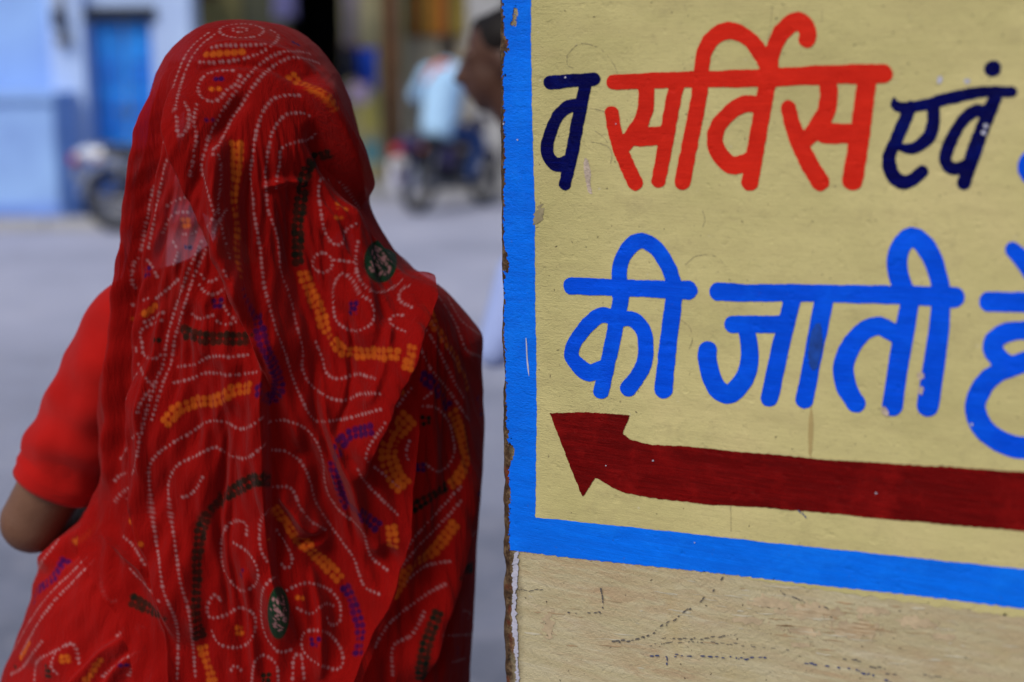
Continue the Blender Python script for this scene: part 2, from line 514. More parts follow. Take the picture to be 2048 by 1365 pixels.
def ribbons(name, lines, off, mat, cell=None, label=None):
    """thin pen and pencil marks: list of polylines (px, py, half width)"""
    v, f = [], []
    for pl in lines:
        p = np.asarray(pl, float)
        t = np.gradient(p[:, :2], axis=0); t /= np.linalg.norm(t, axis=1)[:, None] + 1e-9
        n = np.stack([-t[:, 1], t[:, 0]], -1) * p[:, 2:3]
        b = len(v)
        for a, c in zip(p[:, :2] + n, p[:, :2] - n):
            for q in (a, c):
                s, z = W(q[0], q[1]); v.append((float(s), float(front_y(s)) - off, float(z)))
        f += [(b + 2 * i, b + 2 * i + 1, b + 2 * i + 3, b + 2 * i + 2) for i in range(len(p) - 1)]
    me = bpy.data.meshes.new(name); me.from_pydata(v, [], f); me.update()
    o = link(name, me, mat, wall, local=True)
    if label: o['label'] = label
    return o

def itp(tab):
    tab = np.array(tab, float)
    return lambda x: np.interp(x, tab[:, 0], tab[:, 1])

band_top = itp([(900, 1018), (1072, 1034.5), (1300, 1058), (1540, 1086), (1761, 1108), (2048, 1138), (2400, 1176)])
band_bot = itp([(900, 1087), (1018, 1100), (1134, 1114), (1349, 1138), (1540, 1158.5), (1761, 1184), (2048, 1217), (2400, 1258)])
strip_in = itp([(-200, 1058), (0, 1062), (150, 1064), (300, 1066), (420, 1070), (560, 1071), (700, 1073), (830, 1073), (1034, 1072), (1200, 1072)])
strip_out = itp([(-200, 1003), (0, 1004), (60, 1009), (100, 1013), (130, 1006), (300, 1009), (480, 1007), (530, 1017), (545, 1008), (640, 1008), (760, 1012), (850, 1014), (890, 1019), (915, 1026), (935, 1018), (1000, 1020), (1060, 1018), (1103, 1019), (1300, 1019)])
yel_bot = itp([(900, 1080), (1400, 1130), (1500, 1158), (1540, 1165), (1700, 1188), (1850, 1209), (2048, 1236), (2400, 1280)])

sheet('yellow_panel', lambda x, y: np.maximum(strip_in(y) - 20 - x, y - yel_bot(x) - wob(x, y, 3.5, 3, 2)), (1020, -420, 2260, 1290), 0.0003, m_yellow, 0.004)

def border_sdf(x, y):
    chip = np.maximum(0, wob(x, y, 9, 5, 4) + wob(x, y, 5, 6, 12) - 1.5) * np.clip((1060 - x) / 40, 0, 1)
    strip = np.maximum(strip_out(y) + chip + wob(x, y, 2.2, 8, 9) - x, x - strip_in(y) - wob(x, y, 1.3, 9, 1.2))
    strip = np.maximum(strip, y - band_bot(x))
    band = np.maximum(band_top(x) + wob(x, y, 1.2, 11) - y, y - band_bot(x) - wob(x, y, 1.6, 12, 2.5))
    band = np.maximum(band, strip_out(y) + chip + wob(x, y, 2.2, 8, 9) - x)
    F = np.minimum(strip, band)
    for (cx, cy, rx, ry) in ((1016, 92, 5, 12), (1031, 30, 4, 18), (1026, 48, 6, 5), (1013, 535, 6, 14), (1021, 905, 7, 20), (1018, 985, 5, 16)):
        e = (np.hypot((x - cx) / rx, (y - cy) / ry) - 1) * min(rx, ry) + wob(x, y, 3, int(cx + cy), 8)
        F = np.maximum(F, -e)
    return F
m_border = paint('sky_blue_enamel', (0.002, 0.18, 0.97), (0.004, 0.12, 0.68), (0.008, 0.225, 0.98), 0.42, 1.0, 0.4, 0.2)
sheet('blue_border', border_sdf, (985, -420, 2260, 1280), 0.0006, m_border, 0.0016)

LET = dict(
 va=('navy', [
  [(1101.5, 165, 14), (1150, 161.5, 13), (1188, 158.5, 13.5)],
  [(1172, 165, 12), (1151, 272, 13), (1131, 369, 12)],
  [(1157, 208, 11), (1138.5, 213, 13), (1118.5, 229, 12), (1101.5, 264.6, 12), (1095, 295, 12.5), (1100, 317, 13), (1115.4, 330, 14), (1136, 322, 13)]]),
 sarvis=('red', [
  [(1228, 165, 15), (1350, 160, 16), (1500, 157, 17.5), (1650, 150, 19), (1766, 148, 19.5)],
  [(1224, 226, 14), (1230, 262, 14), (1240, 296, 14.5), (1254, 330, 15), (1270.5, 366, 15.5)],
  [(1293, 178, 16), (1293, 200, 16), (1292, 217, 16), (1282, 247, 16), (1265, 272, 16), (1251, 292, 13)],
  [(1276, 274, 19), (1322, 272, 19)],
  [(1354, 172, 15.5), (1345, 215, 15), (1318, 361, 14.5)],
  [(1366, 364, 16), (1386, 260, 16), (1402, 172, 15.5), (1405, 132, 15), (1411, 101.5, 15.5), (1429, 74, 16.5), (1461.5, 61.5, 17), (1497, 77, 16), (1521.5, 108, 16), (1537, 135, 16)],
  [(1536, 160, 17), (1519, 260, 17), (1500, 365, 17)],
  [(1528, 212, 16), (1492, 208, 16.5), (1462, 224, 16), (1438, 252, 16), (1430.5, 278, 16), (1438, 305, 17), (1463, 330, 18), (1490, 326, 18), (1508, 314, 15)],
  [(1540, 160, 16), (1543, 120, 15), (1551, 92, 15.5), (1567, 62, 18), (1593, 43, 18.5), (1611, 52, 17.5), (1617, 72, 17), (1614, 79, 16.5)],
  [(1578, 216, 15), (1583, 240, 15.5), (1597, 280, 17), (1618, 325, 18), (1641, 364, 18.5)],
  [(1658, 172, 18), (1658, 200, 18), (1651, 228, 18), (1632, 258, 18), (1612, 284, 14)],
  [(1651, 267, 20), (1700, 267, 20)],
  [(1735, 160, 19), (1721, 262, 20), (1706, 360, 21)]]),
 evam=('navy', [
  [(1789, 199, 4), (1790, 209, 9), (1806, 215, 11), (1850, 210, 11.5), (1900, 197, 12), (1962, 184, 11.5), (2024, 184, 11.5)],
  [(1822, 214, 13), (1806, 250, 13), (1793, 280, 13), (1779, 313, 13.5), (1783, 344, 14), (1796, 361, 14), (1811, 365, 13.5), (1829, 357, 12.5), (1845, 343, 12.5)],
  [(1866, 208, 13), (1867.5, 243, 13.5), (1858, 274, 13), (1835, 294, 12), (1817, 298, 10.5), (1798, 293, 8)],
  [(1975, 226, 11), (1952, 222, 12.5), (1925, 243, 12.5), (1903, 280, 12.5), (1891, 315, 13), (1896, 331, 13), (1911, 338, 13), (1934, 330, 12)],
  [(1994, 188, 13), (1960, 271, 15), (1928, 366, 14)],
  [(1984, 139, 15.5), (1987, 137, 15.5)]]),
 edge=('blue', [[(2060, 322, 20), (2058, 340, 21), (2085, 372, 20)]]),
 kee=('blue', [
  [(1145, 572, 17.5), (1250, 576, 16.5), (1377, 580.6, 18.5)],
  [(1241, 592, 16), (1239, 543, 15), (1248, 512, 15.5), (1266, 489, 16), (1286, 481.5, 15.5), (1309, 494, 15.5), (1331, 521.5, 15), (1346, 558, 15.5), (1349, 592, 16.5), (1338, 681, 17.5), (1328, 779, 18)],
  [(1243, 592, 16), (1226, 681, 15.5), (1203, 783, 15.5)],
  [(1228, 634, 15), (1203, 631, 16), (1178, 648, 15), (1155, 677, 14.5), (1144, 701.5, 14.5), (1149, 722, 15), (1177, 745, 17), (1207, 735, 15)],
  [(1243, 638, 15), (1266, 639, 15.5), (1285, 657, 15.5), (1292, 691, 15.5), (1288, 728, 16), (1272, 758, 16.5), (1258, 776, 17)]]),
 jati=('blue', [
  [(1438, 583, 19), (1500, 586, 17), (1600, 586, 17.5), (1750, 589, 18), (1850, 592, 20), (1908, 594.5, 21)],
  [(1466, 649, 17), (1567, 649, 18)],
  [(1494, 660, 17), (1500, 703, 18), (1494, 746, 18.5), (1475, 777, 19), (1455, 788, 19), (1435, 777, 19), (1421, 746, 19), (1415.5, 718, 19), (1416, 701, 18.5)],
  [(1585, 600, 17.5), (1561, 697, 17.5), (1540, 796, 18)],
  [(1648, 600, 19), (1630, 697, 18), (1609, 799, 18)],
  [(1797, 676, 14), (1777, 660, 18), (1755, 652, 19), (1728, 663, 19), (1703, 691, 20), (1688, 731, 21), (1692, 768, 20.5), (1705, 795, 19), (1713, 807, 19)],
  [(1820, 604, 19), (1803, 697, 20), (1785, 811, 21)],
  [(1812, 590, 19), (1796, 545, 20), (1795, 515, 20), (1804, 490, 20), (1824, 473, 19), (1846, 487, 19.5), (1864, 515, 20), (1875, 545, 19), (1882, 580, 19), (1880, 640, 20), (1873, 700, 21.5), (1862, 770, 22), (1856, 811, 22)]]),
 hai=('blue', [
  [(2026, 500, 16), (2048, 522, 18), (2075, 560, 19)],
  [(1979, 603, 20), (2100, 606, 20)],
  [(2110, 658, 18), (2045, 661, 18.5), (2015, 665, 19.5), (1992, 678, 20), (1986, 695, 20), (1996, 714, 20), (2020, 728, 18), (2070, 722, 18)],
  [(2070, 716, 20), (2020, 735, 20), (1985, 752, 20), (1962, 780, 21), (1951, 812, 21), (1962, 850, 21.5), (1990, 877, 21.5), (2023, 892, 22), (2060, 896, 22), (2120, 885, 22)]]),
)
m_let = dict(
 navy=paint('navy_enamel', (0.0006, 0.0009, 0.080), (0.0004, 0.0006, 0.035), (0.001, 0.010, 0.18), 0.45, 1.0, 0.5, 0.05),
 red=paint('vermilion_enamel', (0.68, 0.022, 0.009), (0.50, 0.014, 0.007), (0.74, 0.03, 0.012), 0.5, 0.8, 0.35, 0.05),
 blue=paint('ultramarine_enamel', (0.001, 0.092, 0.86), (0.001, 0.055, 0.56), (0.003, 0.13, 0.90), 0.5, 0.9, 0.4, 0.08),
 maroon=paint('maroon_enamel', (0.17, 0.0025, 0.0025), (0.085, 0.0015, 0.0015), (0.28, 0.006, 0.005), 0.5, 1.2, 0.5, 0.05))
LABELS = dict(va='small navy letter beside the blue border', sarvis='tall vermilion word with looped top strokes', evam='navy word with a dot above',
              edge='bright blue stroke after the navy word', kee='bright blue word with one arch above the bar', jati='long bright blue word above the arrow shaft',
              hai='bright blue letter after the long blue word')
for k, (key, (colr, strokes)) in enumerate(LET.items()):
    dense = [catmull(s, 4.0) for s in strokes]
    allp = np.vstack([np.asarray(s) for s in strokes])
    bb = (allp[:, 0].min() - 26, allp[:, 1].min() - 26, allp[:, 0].max() + 26, allp[:, 1].max() + 26)
    def f(x, y, dense=dense, k=k):
        d = seg_dist(x, y, dense[0])
        for q in dense[1:]: d = np.minimum(d, seg_dist(x, y, q))
        return d + wob(x, y, 0.9, 40 + k, 1.3) + wob(x, y, 0.45, 60 + k, 6)
    sheet('painted_word', f, bb, 0.0009, m_let[colr], 0.0009, label=LABELS[key])

ARROW = [(1100, 826), (1180, 825), (1261.5, 830), (1244.6, 868), (1266, 881.5), (1300, 889), (1368, 892), (1454, 901.5), (1540, 908), (1623, 917), (1761, 926), (1900, 934), (2048, 944), (2250, 962),
         (2250, 1086), (2048, 1062.5), (1792, 1040), (1650, 1026), (1540, 1016), (1420, 1009), (1309, 997), (1248, 985), (1226, 975), (1192, 954), (1166, 996)]
sheet('painted_arrow', lambda x, y: poly_dist(x, y, ARROW) + wob(x, y, 1.0, 77, 2) + wob(x, y, 0.7, 78, 9), (1090, 815, 2260, 1095), 0.0009, m_let['maroon'], 0.0014, label='long dark red arrow pointing to the corner')

# --- wear on the paint: flaked spots, stains, scribbles
m_flake = M('bare_plaster_flake', (0.48, 0.38, 0.30), 0.85, 0.2, var=0.3, scale=90, bump=0.002, bscale=300)
m_dirt = M('grey_smear', (0.27, 0.225, 0.13), 0.8, 0.2, var=0.25, scale=120)
m_teal = M('teal_overpaint', (0.002, 0.055, 0.34), 0.5, 0.4, var=0.5, scale=60)
m_drip = M('ochre_drip', (0.42, 0.31, 0.12), 0.6, 0.4, var=0.15, scale=60)
m_white = M('chalky_white_paint', (0.46, 0.45, 0.54), 0.8, 0.2, var=0.12, scale=90, bump=0.001, bscale=300)
m_pen = M('black_pen', (0.13, 0.115, 0.10), 0.6, 0.3)
m_blpen = M('blue_pen', (0.06, 0.075, 0.17), 0.6, 0.3)
m_pencil = M('pencil_line', (0.30, 0.25, 0.14), 0.8, 0.2, var=0.2)
def blob(name, cx, cy, rx, ry, seed, mat, off, tilt=0.0, rough=0.25, cell=0.0006, label=None):
    c, s = math.cos(tilt), math.sin(tilt)
    def f(x, y):
        u, v = (x - cx) * c + (y - cy) * s, -(x - cx) * s + (y - cy) * c
        return (np.hypot(u / rx, v / ry) - 1) * min(rx, ry) + wob(x, y, min(rx, ry) * rough, seed, 60 / max(rx, ry, 6)) + wob(x, y, min(rx, ry) * rough * 0.6, seed + 1, 200 / max(rx, ry, 6))
    m = max(rx, ry) * 1.5 + 3
    return sheet(name, f, (cx - m, cy - m, cx + m, cy + m), off, mat, cell, label=label)
blob('paint_flake', 1176, 350, 7, 33, 1, m_flake, 0.0007, -0.12, 0.3)
blob('paint_flake', 1842, 752, 7, 8, 3, m_flake, 0.0013)
blob('paint_flake', 1842, 780, 6, 8, 5, m_flake, 0.0013)
blob('paint_flake', 1770, 822, 6, 11, 7, m_flake, 0.0013, -0.5)
for i, (x, y, r) in enumerate([(1132, 155, 1.8), (1008, 248, 1.9), (1036, 280, 1.7), (1972, 252, 5), (1968, 266, 5), (1753, 986, 2), (1944, 849, 3), (1307, 921, 1.6), (1213, 931, 1.2), (1233, 248, 1.2), (1390, 1085, 1.5)]):
    blob('paint_flake', x, y, r, r, 20 + i, m_white, 0.0014, 0, 0.2, 0.0004)
blob('overpaint_patch', 1632, 692, 13, 46, 9, m_teal, 0.0013, 0.12, 0.12)
blob('paint_drip', 1622, 862, 5, 52, 11, m_drip, 0.0007, 0.02, 0.15)
blob('lilac_smudge', 1880, 160, 5, 8, 13, m_white, 0.0007, 0.3)
blob('lilac_smudge', 1935, 163, 6, 5, 15, m_white, 0.0007)
blob('soot_smear', 1079, 432, 9, 18, 17, m_dirt, 0.0007, 0.3, 0.4)
# white brush line on the bare corner, below the border
ln = catmull([(1034, 1104), (1031, 1160), (1029, 1230), (1033, 1290), (1036, 1365), (1040, 1440)], 3)
rr = np.random.default_rng(4)
def ease_n(r_, n): return np.convolve(r_.normal(0, 4, n + 10), np.ones(11) / 11, mode='valid')
ribbons('white_brush_line', [np.c_[ln + rr.normal(0, 0.9, ln.shape), np.clip(3.6 + ease_n(rr, len(ln)) + rr.normal(0, 0.9, len(ln)), 1.0, 7)]], 0.0011, m_white)
# scratch in the blue
ribbons('paint_scratch', [[(1053, 676, .8), (1054, 690, 1.2), (1055, 715, 1.4), (1057, 735, 1.6), (1059, 752, .5)]], 0.0011, m_white)
def dashes(path, hw, fill, jit, seed, dl=(2, 11)):
    fill *= 0.9 if hw > 1 else 1.0; hw *= 0.85
    r = np.random.default_rng(seed); p = catmull(path, 1.0); out = []; i = 0
    while i < len(p) - 4:
        n = int(r.uniform(*dl))
        if r.random() < fill and i + n < len(p):
            q = p[i:i + n + 1:max(1, n // 3)]
            if len(q) >= 2:
                w = hw * r.uniform(0.6, 1.3) * np.sin(np.linspace(0.5, 2.6, len(q)))
                out.append(np.c_[q + r.normal(0, jit, 2), w])
        i += n
    return out
pen = dashes([(1200, 1166), (1204, 1185), (1207, 1205), (1205, 1222)], 2.2, 0.95, 0.3, 1, (4, 8))
pen += dashes([(1205, 1223), (1185, 1225), (1135, 1225)], 1.6, 0.6, 1.0, 2)
pen += dashes([(1035, 1177), (1060, 1181), (1090, 1178)], 0.8, 0.6, 0.6, 3)
pen += dashes([(1446, 1156), (1425, 1183), (1396, 1207), (1372, 1222), (1340, 1244), (1310, 1264), (1270, 1278), (1220, 1284)], 1.7, 0.6, 1.6, 4)
pen += dashes([(1315, 1277), (1400, 1277), (1480, 1268)], 1.2, 0.6, 1.6, 5)
pen += dashes([(1300, 1290), (1380, 1283), (1500, 1292), (1590, 1300)], 1.0, 0.5, 1.5, 6)
pen += dashes([(1680, 1316), (1728, 1323)], 1.6, 0.8, 1, 7) + dashes([(1730, 1330), (1776, 1338)], 1.8, 0.8, 1.2, 8)
pen += dashes([(1770, 1345), (1830, 1349), (1900, 1356)], 1.4, 0.6, 1.4, 9)
pen += dashes([(1560, 1180), (1600, 1200), (1660, 1215)], 1.2, 0.4, 2.2, 12)
ribbons('black_pen_scribble', pen, 0.0012, m_pen)
bl = dashes([(1300, 1312), (1335, 1312), (1380, 1311), (1480, 1316), (1540, 1316)], 1.7, 0.55, 1.6, 10)
bl += dashes([(1334, 1312), (1335, 1335)], 2.0, 0.7, 1.0, 11) + dashes([(1600, 1322), (1660, 1330), (1720, 1342), (1760, 1355), (1790, 1366)], 1.9, 0.6, 1.6, 13)
bl += dashes([(1598, 1020), (1606, 1028), (1613, 1037)], 1.6, 0.9, 0.5, 14)
ribbons('blue_pen_scribble', bl, 0.0012, m_blpen)
pc = []
for path in ([(1135, 110), (1160, 88), (1195, 95), (1222, 120), (1235, 150), (1235, 200)], [(1135, 110), (1136, 130), (1148, 137)],
             [(1165, 282), (1190, 285), (1215, 293), (1224, 310), (1220, 335)], [(1190, 262), (1208, 275), (1220, 292)], [(1370, 530), (1395, 512), (1430, 512), (1450, 530)],
             [(1362, 640), (1380, 655), (1385, 680), (1378, 700)], [(1405, 420), (1410, 440), (1404, 460)], [(1462, 905), (1464, 960), (1462, 1010), (1463, 1070)],
             [(1180, 217), (1205, 222), (1228, 235)], [(1530, 120), (1540, 60), (1545, 10)], [(1645, 10), (1644, 50)]):
    pc += dashes(path, 0.75, 0.85, 0.2, len(pc), (5, 12))
ribbons('pencil_guide_line', pc, 0.0007, m_pencil)
sp = []
r = np.random.default_rng(12)
for i in range(190):
    x, y = r.uniform(1075, 2048), r.uniform(0, 1365)
    if abs(y - band_top(x) - 35) < 45: continue
    a = r.uniform(0, 3.14); L = r.uniform(0.8, 3.0)
    sp.append([(x, y, 0.3), (x + L * math.cos(a), y + L * math.sin(a), r.uniform(0.6, 1.3)), (x + 2 * L * math.cos(a), y + 2 * L * math.sin(a), 0.3)])
tag(ribbons('grit_specks', sp, 0.00075, M('dark_grit', (0.09, 0.065, 0.04), 0.9)), kind='stuff')

# dry scraped strokes below the border: brown where the wash is rubbed away, chalky where it is left
def scrapes(name, mat, n, seed, zones):
    r = np.random.default_rng(seed); L = []
    for i in range(n):
        x0, y0, x1, y1 = zones[r.integers(len(zones))]
        x, y = r.normal((x0 + x1) / 2, (x1 - x0) / 3.2), r.normal((y0 + y1) / 2, (y1 - y0) / 3.0)
        if y < yel_bot(x) + 6 or x < 1046: continue
        ln_ = abs(r.normal(22, 20)) + 5; sl = 0.09 + r.normal(0, 0.03); w = abs(r.normal(0.9, 0.6)) + 0.35
        k = np.linspace(0, 1, 7)
        L.append(np.c_[x + ln_ * k, y + ln_ * k * sl + r.normal(0, 0.4, 7), w * np.sin(0.25 + k * 2.6) * r.uniform(0.5, 1.2, 7)])
    return tag(ribbons(name, L, 0.0005, mat), kind='stuff')
scrapes('rubbed_brown_streaks', M('rubbed_render', (0.41, 0.285, 0.16), 0.85, 0.1, var=0.25, scale=60), 60, 5, [(1560, 1200, 1900, 1290), (1600, 1215, 1760, 1270), (1480, 1180, 1640, 1300), (1080, 1150, 1250, 1330), (1560, 1210, 1860, 1290)])
scrapes('chalky_streaks', M('chalky_wash', (0.56, 0.50, 0.36), 0.85, 0.1, var=0.15, scale=60), 70, 6, [(1060, 1150, 1500, 1330), (1540, 1190, 1700, 1330), (1760, 1210, 2040, 1330), (1300, 1160, 1560, 1240)])

m_rub = M('rubbed_patch', (0.49, 0.375, 0.235), 0.85, 0.1, var=0.22, scale=45, bump=0.001, bscale=220)
for i, (x, y, rx, ry) in enumerate([(1640, 1228, 78, 17), (1705, 1262, 44, 17), (1548, 1208, 52, 10), (1835, 1246, 44, 9), (1748, 1222, 60, 8), (1600, 1262, 40, 8), (1610, 1290, 26, 6), (1900, 1275, 30, 5), (1500, 1240, 30, 6), (1096, 1250, 14, 30)]):
    blob('rubbed_patch', x, y, rx, ry, 300 + 2 * i, m_rub, 0.00035 + 0.00001 * i, 0.09, 0.62, 0.0010)
# ================================================================== WOMAN IN THE RED SARI
YW = 1.65
wc = P(545, 900, YW)
woman = empty('person', (wc[0], YW, 0.0))
tag(woman, 'woman seen from behind under a red tie-dyed sari drawn over her head', 'person')

m_skin = M('brown_skin', (0.15, 0.066, 0.036), 0.5, 0.4, var=0.12, scale=12, bump=0.0006, bscale=240)
m_hair = M('black_hair', (0.012, 0.009, 0.008), 0.6, 0.15, var=0.3, scale=60)
def knit_mat():
    t = NT('scarlet_knit')
    c = t.ramp(t.noise(10, 4), [(0.3, (0.34, 0.0055, 0.004)), (0.7, (0.42, 0.0085, 0.006))])
    n1 = t.bump(t.noise(9, 3, 0.5), 0.5, 0.012)
    n2 = t.bump(t.noise(700, 2), 0.25, 0.0008, n1)
    return t.done(t.bsdf(c, 0.85, n2, 0.05, sheen=0.08))
m_blouse = knit_mat()

def cloth_mat(name, alpha, trans):
    t = NT(name)
    a = t.n('ShaderNodeAttribute', attribute_name='dye')
    v = t.ramp(t.noise(7, 5, 0.6), [(0.3, (0.74, 0.70, 0.70)), (0.7, (1.0, 1.0, 1.0))])
    col = t.mix(1.0, a.outputs['Color'], v, 'MULTIPLY')
    thread = t.noise(1.0, 3, 0.6, t.coords((1500, 1500, 240)))
    col = t.mix(t.math('MULTIPLY', thread, 0.3), col, t.mix(1.0, col, (0.5, 0.5, 0.5), 'MULTIPLY'))
    n1 = t.bump(t.noise(1.0, 4, 0.6, t.coords((70, 70, 12), rot=(0, R(8), 0)), 0.8), 0.6, 0.006)
    n2 = t.bump(t.noise(1.0, 4, 0.65, t.coords((420, 420, 60))), 0.45, 0.002, n1)
    d = t.bsdf(col, 0.85, n2, 0.04, sheen=0.06)
    tr = t.n('ShaderNodeBsdfTranslucent'); t.l(col, tr.inputs[0]); t.l(n2, tr.inputs['Normal'])
    tp = t.n('ShaderNodeBsdfTransparent'); tp.inputs[0].default_value = (1.0, 0.80, 0.80, 1)
    m1 = t.n('ShaderNodeMixShader'); m1.inputs[0].default_value = trans
    t.l(d.outputs[0], m1.inputs[1]); t.l(tr.outputs[0], m1.inputs[2])
    m2 = t.n('ShaderNodeMixShader')
    # dyed-in spots are denser than the open ground of the cloth
    al = t.math('ADD', alpha - 0.06, t.math('MULTIPLY', thread, 0.12), True)
    al = t.math('MAXIMUM', al, t.math('MULTIPLY', a.outputs['Alpha'], 0.93))
    t.l(al, m2.inputs[0])
    t.l(tp.outputs[0], m2.inputs[1]); t.l(m1.outputs[0], m2.inputs[2])
    return t.done(m2)
m_veil = cloth_mat('sheer_red_georgette', 0.85, 0.28)
m_pallu = cloth_mat('red_georgette', 0.95, 0.25)
m_skirt = cloth_mat('red_georgette_folded', 0.97, 0.15)

# ---- envelope of the draped figure: photo row -> left/right extent and depth
SIL = np.array([(42, 474, 486), (43.5, 452, 510), (46, 436, 532), (52, 415, 565), (62, 396, 590), (75, 378, 611), (95, 357, 634), (115, 342, 651), (150, 326, 675), (200, 314, 697), (250, 301, 709),
 (300, 289, 718), (350, 279, 725), (400, 272, 734), (450, 264, 757), (510, 256, 795), (550, 249, 838), (562, 247, 866), (575, 245, 884), (590, 242, 901), (625, 236, 932), (655, 231, 957), (672, 228, 970),
 (700, 222, 967), (740, 219, 964), (800, 215, 969), (850, 214, 972), (930, 213, 968), (965, 206, 965), (1000, 186, 963), (1030, 160, 960), (1060, 128, 958), (1090, 105, 956), (1115, 92, 955), (1160, 68, 953), (1190, 60, 951), (1240, 45, 949), (1309, 20, 944),
 (1365, -2, 940), (1500, -50, 950), (1700, -90, 980), (2000, -110, 1000), (2500, -120, 1010)], float)
DEP0 = np.array([(42, .012, .01), (43.5, .03, .03), (46, .042, .04), (52, .062, .055), (62, .078, .07), (75, .09, .08), (95, .103, .09), (115, .112, .098), (150, .122, .105), (200, .128, .11), (300, .127, .11),
 (400, .120, .10), (500, .120, .09), (600, .126, .10), (700, .132, .12), (850, .132, .125), (950, .127, .125), (1050, .128, .125), (1150, .142, .14), (1300, .160, .155), (1500, .178, .17), (2500, .23, .22)], float)
_yy = np.arange(42.0, 2501.0); _tab = np.stack([_yy] + [np.interp(_yy, SIL[:, 0], SIL[:, k]) for k in (1, 2)], 1)
for _ in range(3):      # cloth has no corners: ease the outline below the crown
    for _k in (1, 2):
        _s = np.convolve(np.pad(_tab[:, _k], 9, mode='edge'), np.ones(19) / 19, mode='valid')
        _w = np.clip((_yy - 150) / 100, 0, 1); _tab[:, _k] = _tab[:, _k] * (1 - _w) + _s * _w
SIL = _tab
DEP = np.stack([_yy] + [np.interp(_yy, DEP0[:, 0], DEP0[:, k]) for k in (1, 2)], 1)
for _ in range(2):
    for _k in (1, 2):
        _s = np.convolve(np.pad(DEP[:, _k], 30, mode='edge'), np.ones(61) / 61, mode='valid')
        _w = np.clip((_yy - 150) / 100, 0, 1); DEP[:, _k] = DEP[:, _k] * (1 - _w) + _s * _w
ROWS = SIL[:, 0]
def Srow(py):
    xl = np.interp(py, ROWS, SIL[:, 1]); xr = np.interp(py, ROWS, SIL[:, 2])
    db = np.interp(py, DEP[:, 0], DEP[:, 1]); df = np.interp(py, DEP[:, 0], DEP[:, 2])
    return xl, xr, db, df
# below the frame a row is just a height: keep rows level by measuring them on the figure's axis
def rowz(py):
    return P(np.full_like(np.asarray(py, float), 545.0), py, YW)[..., 2]
EXPN = 2.25
def phi_of(py, x):
    xl, xr, _, _ = Srow(py)
    q = np.clip((x - (xl + xr) / 2) / ((xr - xl) / 2), -1, 1)
    return np.arcsin(np.sign(q) * np.abs(q) ** (EXPN / 2))
def Spoint(py, phi):
    xl, xr, db, df = Srow(py)
    L = P(xl, py, YW); Rr = P(xr, py, YW)
    # the camera is rolled by a degree; level the row
    X0, X1 = L[..., 0], Rr[..., 0]
    cx, ax = (X0 + X1) / 2, (X1 - X0) / 2
    sp, cp = np.sin(phi), np.cos(phi)
    x = cx + ax * np.sign(sp) * np.abs(sp) ** (2 / EXPN)
    d = np.where(cp >= 0, db, df)
    y = YW - d * np.sign(cp) * np.abs(cp) ** (2 / EXPN)
    z = L[..., 2] + (Rr[..., 2] - L[..., 2]) * (x - X0) / np.maximum(X1 - X0, 1e-6)
    return np.stack([x, y, z], -1)

def drape(pys, phiL, phiR, nu, inset, edge=0.0):
    """sheet following the envelope between two cut angles per row"""
    PY = np.repeat(pys[:, None], nu, 1)
    t = np.linspace(0, 1, 400)
    PH = np.zeros_like(PY)
    for i, py in enumerate(pys):
        ph = phiL[i] + (phiR[i] - phiL[i]) * t
        q = Spoint(np.full_like(ph, py), ph)
        s = np.concatenate([[0], np.cumsum(np.linalg.norm(np.diff(q, axis=0), axis=1))])
        PH[i] = np.interp(np.linspace(0, s[-1], nu), s, ph)
    V = Spoint(PY, PH)
    dv = Spoint(PY + 3.0, PH) - Spoint(np.maximum(PY - 3.0, 42.0), PH); du = Spoint(PY, PH + 0.02) - Spoint(PY, PH - 0.02)
    N = np.cross(dv, du); N /= np.linalg.norm(N, axis=-1, keepdims=True) + 1e-12
    xl, xr, _, _ = Srow(PY)
    cen = np.stack([(P(xl, PY, YW)[..., 0] + P(xr, PY, YW)[..., 0]) / 2, np.full(PY.shape, YW), V[..., 2]], -1)
    s = np.sign(np.sum(N * (V - cen), -1, keepdims=True)); s[s == 0] = 1
    N = N * s
    return V - N * (edge + inset * np.clip(np.cos(PH), 0, 1))[..., None], N, PH

def signed_poly(px, py, pts):
    """distance and side (positive = right of a downward line) to a polyline, and position along it 0..1"""
    p = catmull(pts, 12.0)
    best = np.full(px.shape, 1e9); side = np.zeros(px.shape); along = np.zeros(px.shape)
    n = len(p) - 1
    for i, (a, b) in enumerate(zip(p[:-1], p[1:])):
        dx, dy = b - a
        t = ((px - a[0]) * dx + (py - a[1]) * dy) / (dx * dx + dy * dy + 1e-9)
        tc = np.clip(t, 0, 1)
        d = np.hypot(px - a[0] - tc * dx, py - a[1] - tc * dy)
        m = d < best
        best = np.where(m, d, best)
        side = np.where(m, np.sign((px - a[0]) * dy - (py - a[1]) * dx), side)
        along = np.where(m, (i + tc) / n, along)
    return best, side, along

def folds(px, py, specs):
    D = np.zeros_like(px)
    for pts, kind, amp, w1, w2 in specs:
        d, s, al = signed_poly(px, py, pts)
        if kind in 'RL':
            c_ = catmull(pts, 6.0); c_ = c_[np.argsort(c_[:, 1])]
            s = np.sign(px - np.interp(py, c_[:, 1], c_[:, 0]))
        env = np.clip(np.minimum(al / 0.18, (1 - al) / 0.18), 0, 1); env = env * env * (3 - 2 * env)
        if kind == 'R':      # right side lies on top
            p = np.where(s > 0, np.exp(-(d / w1) ** 2), np.exp(-(d / w2) ** 2))
        elif kind == 'L':
            p = np.where(s < 0, np.exp(-(d / w1) ** 2), np.exp(-(d / w2) ** 2))
        else:
            p = np.exp(-(d / w1) ** 2)
        D += amp * env * p
    return D

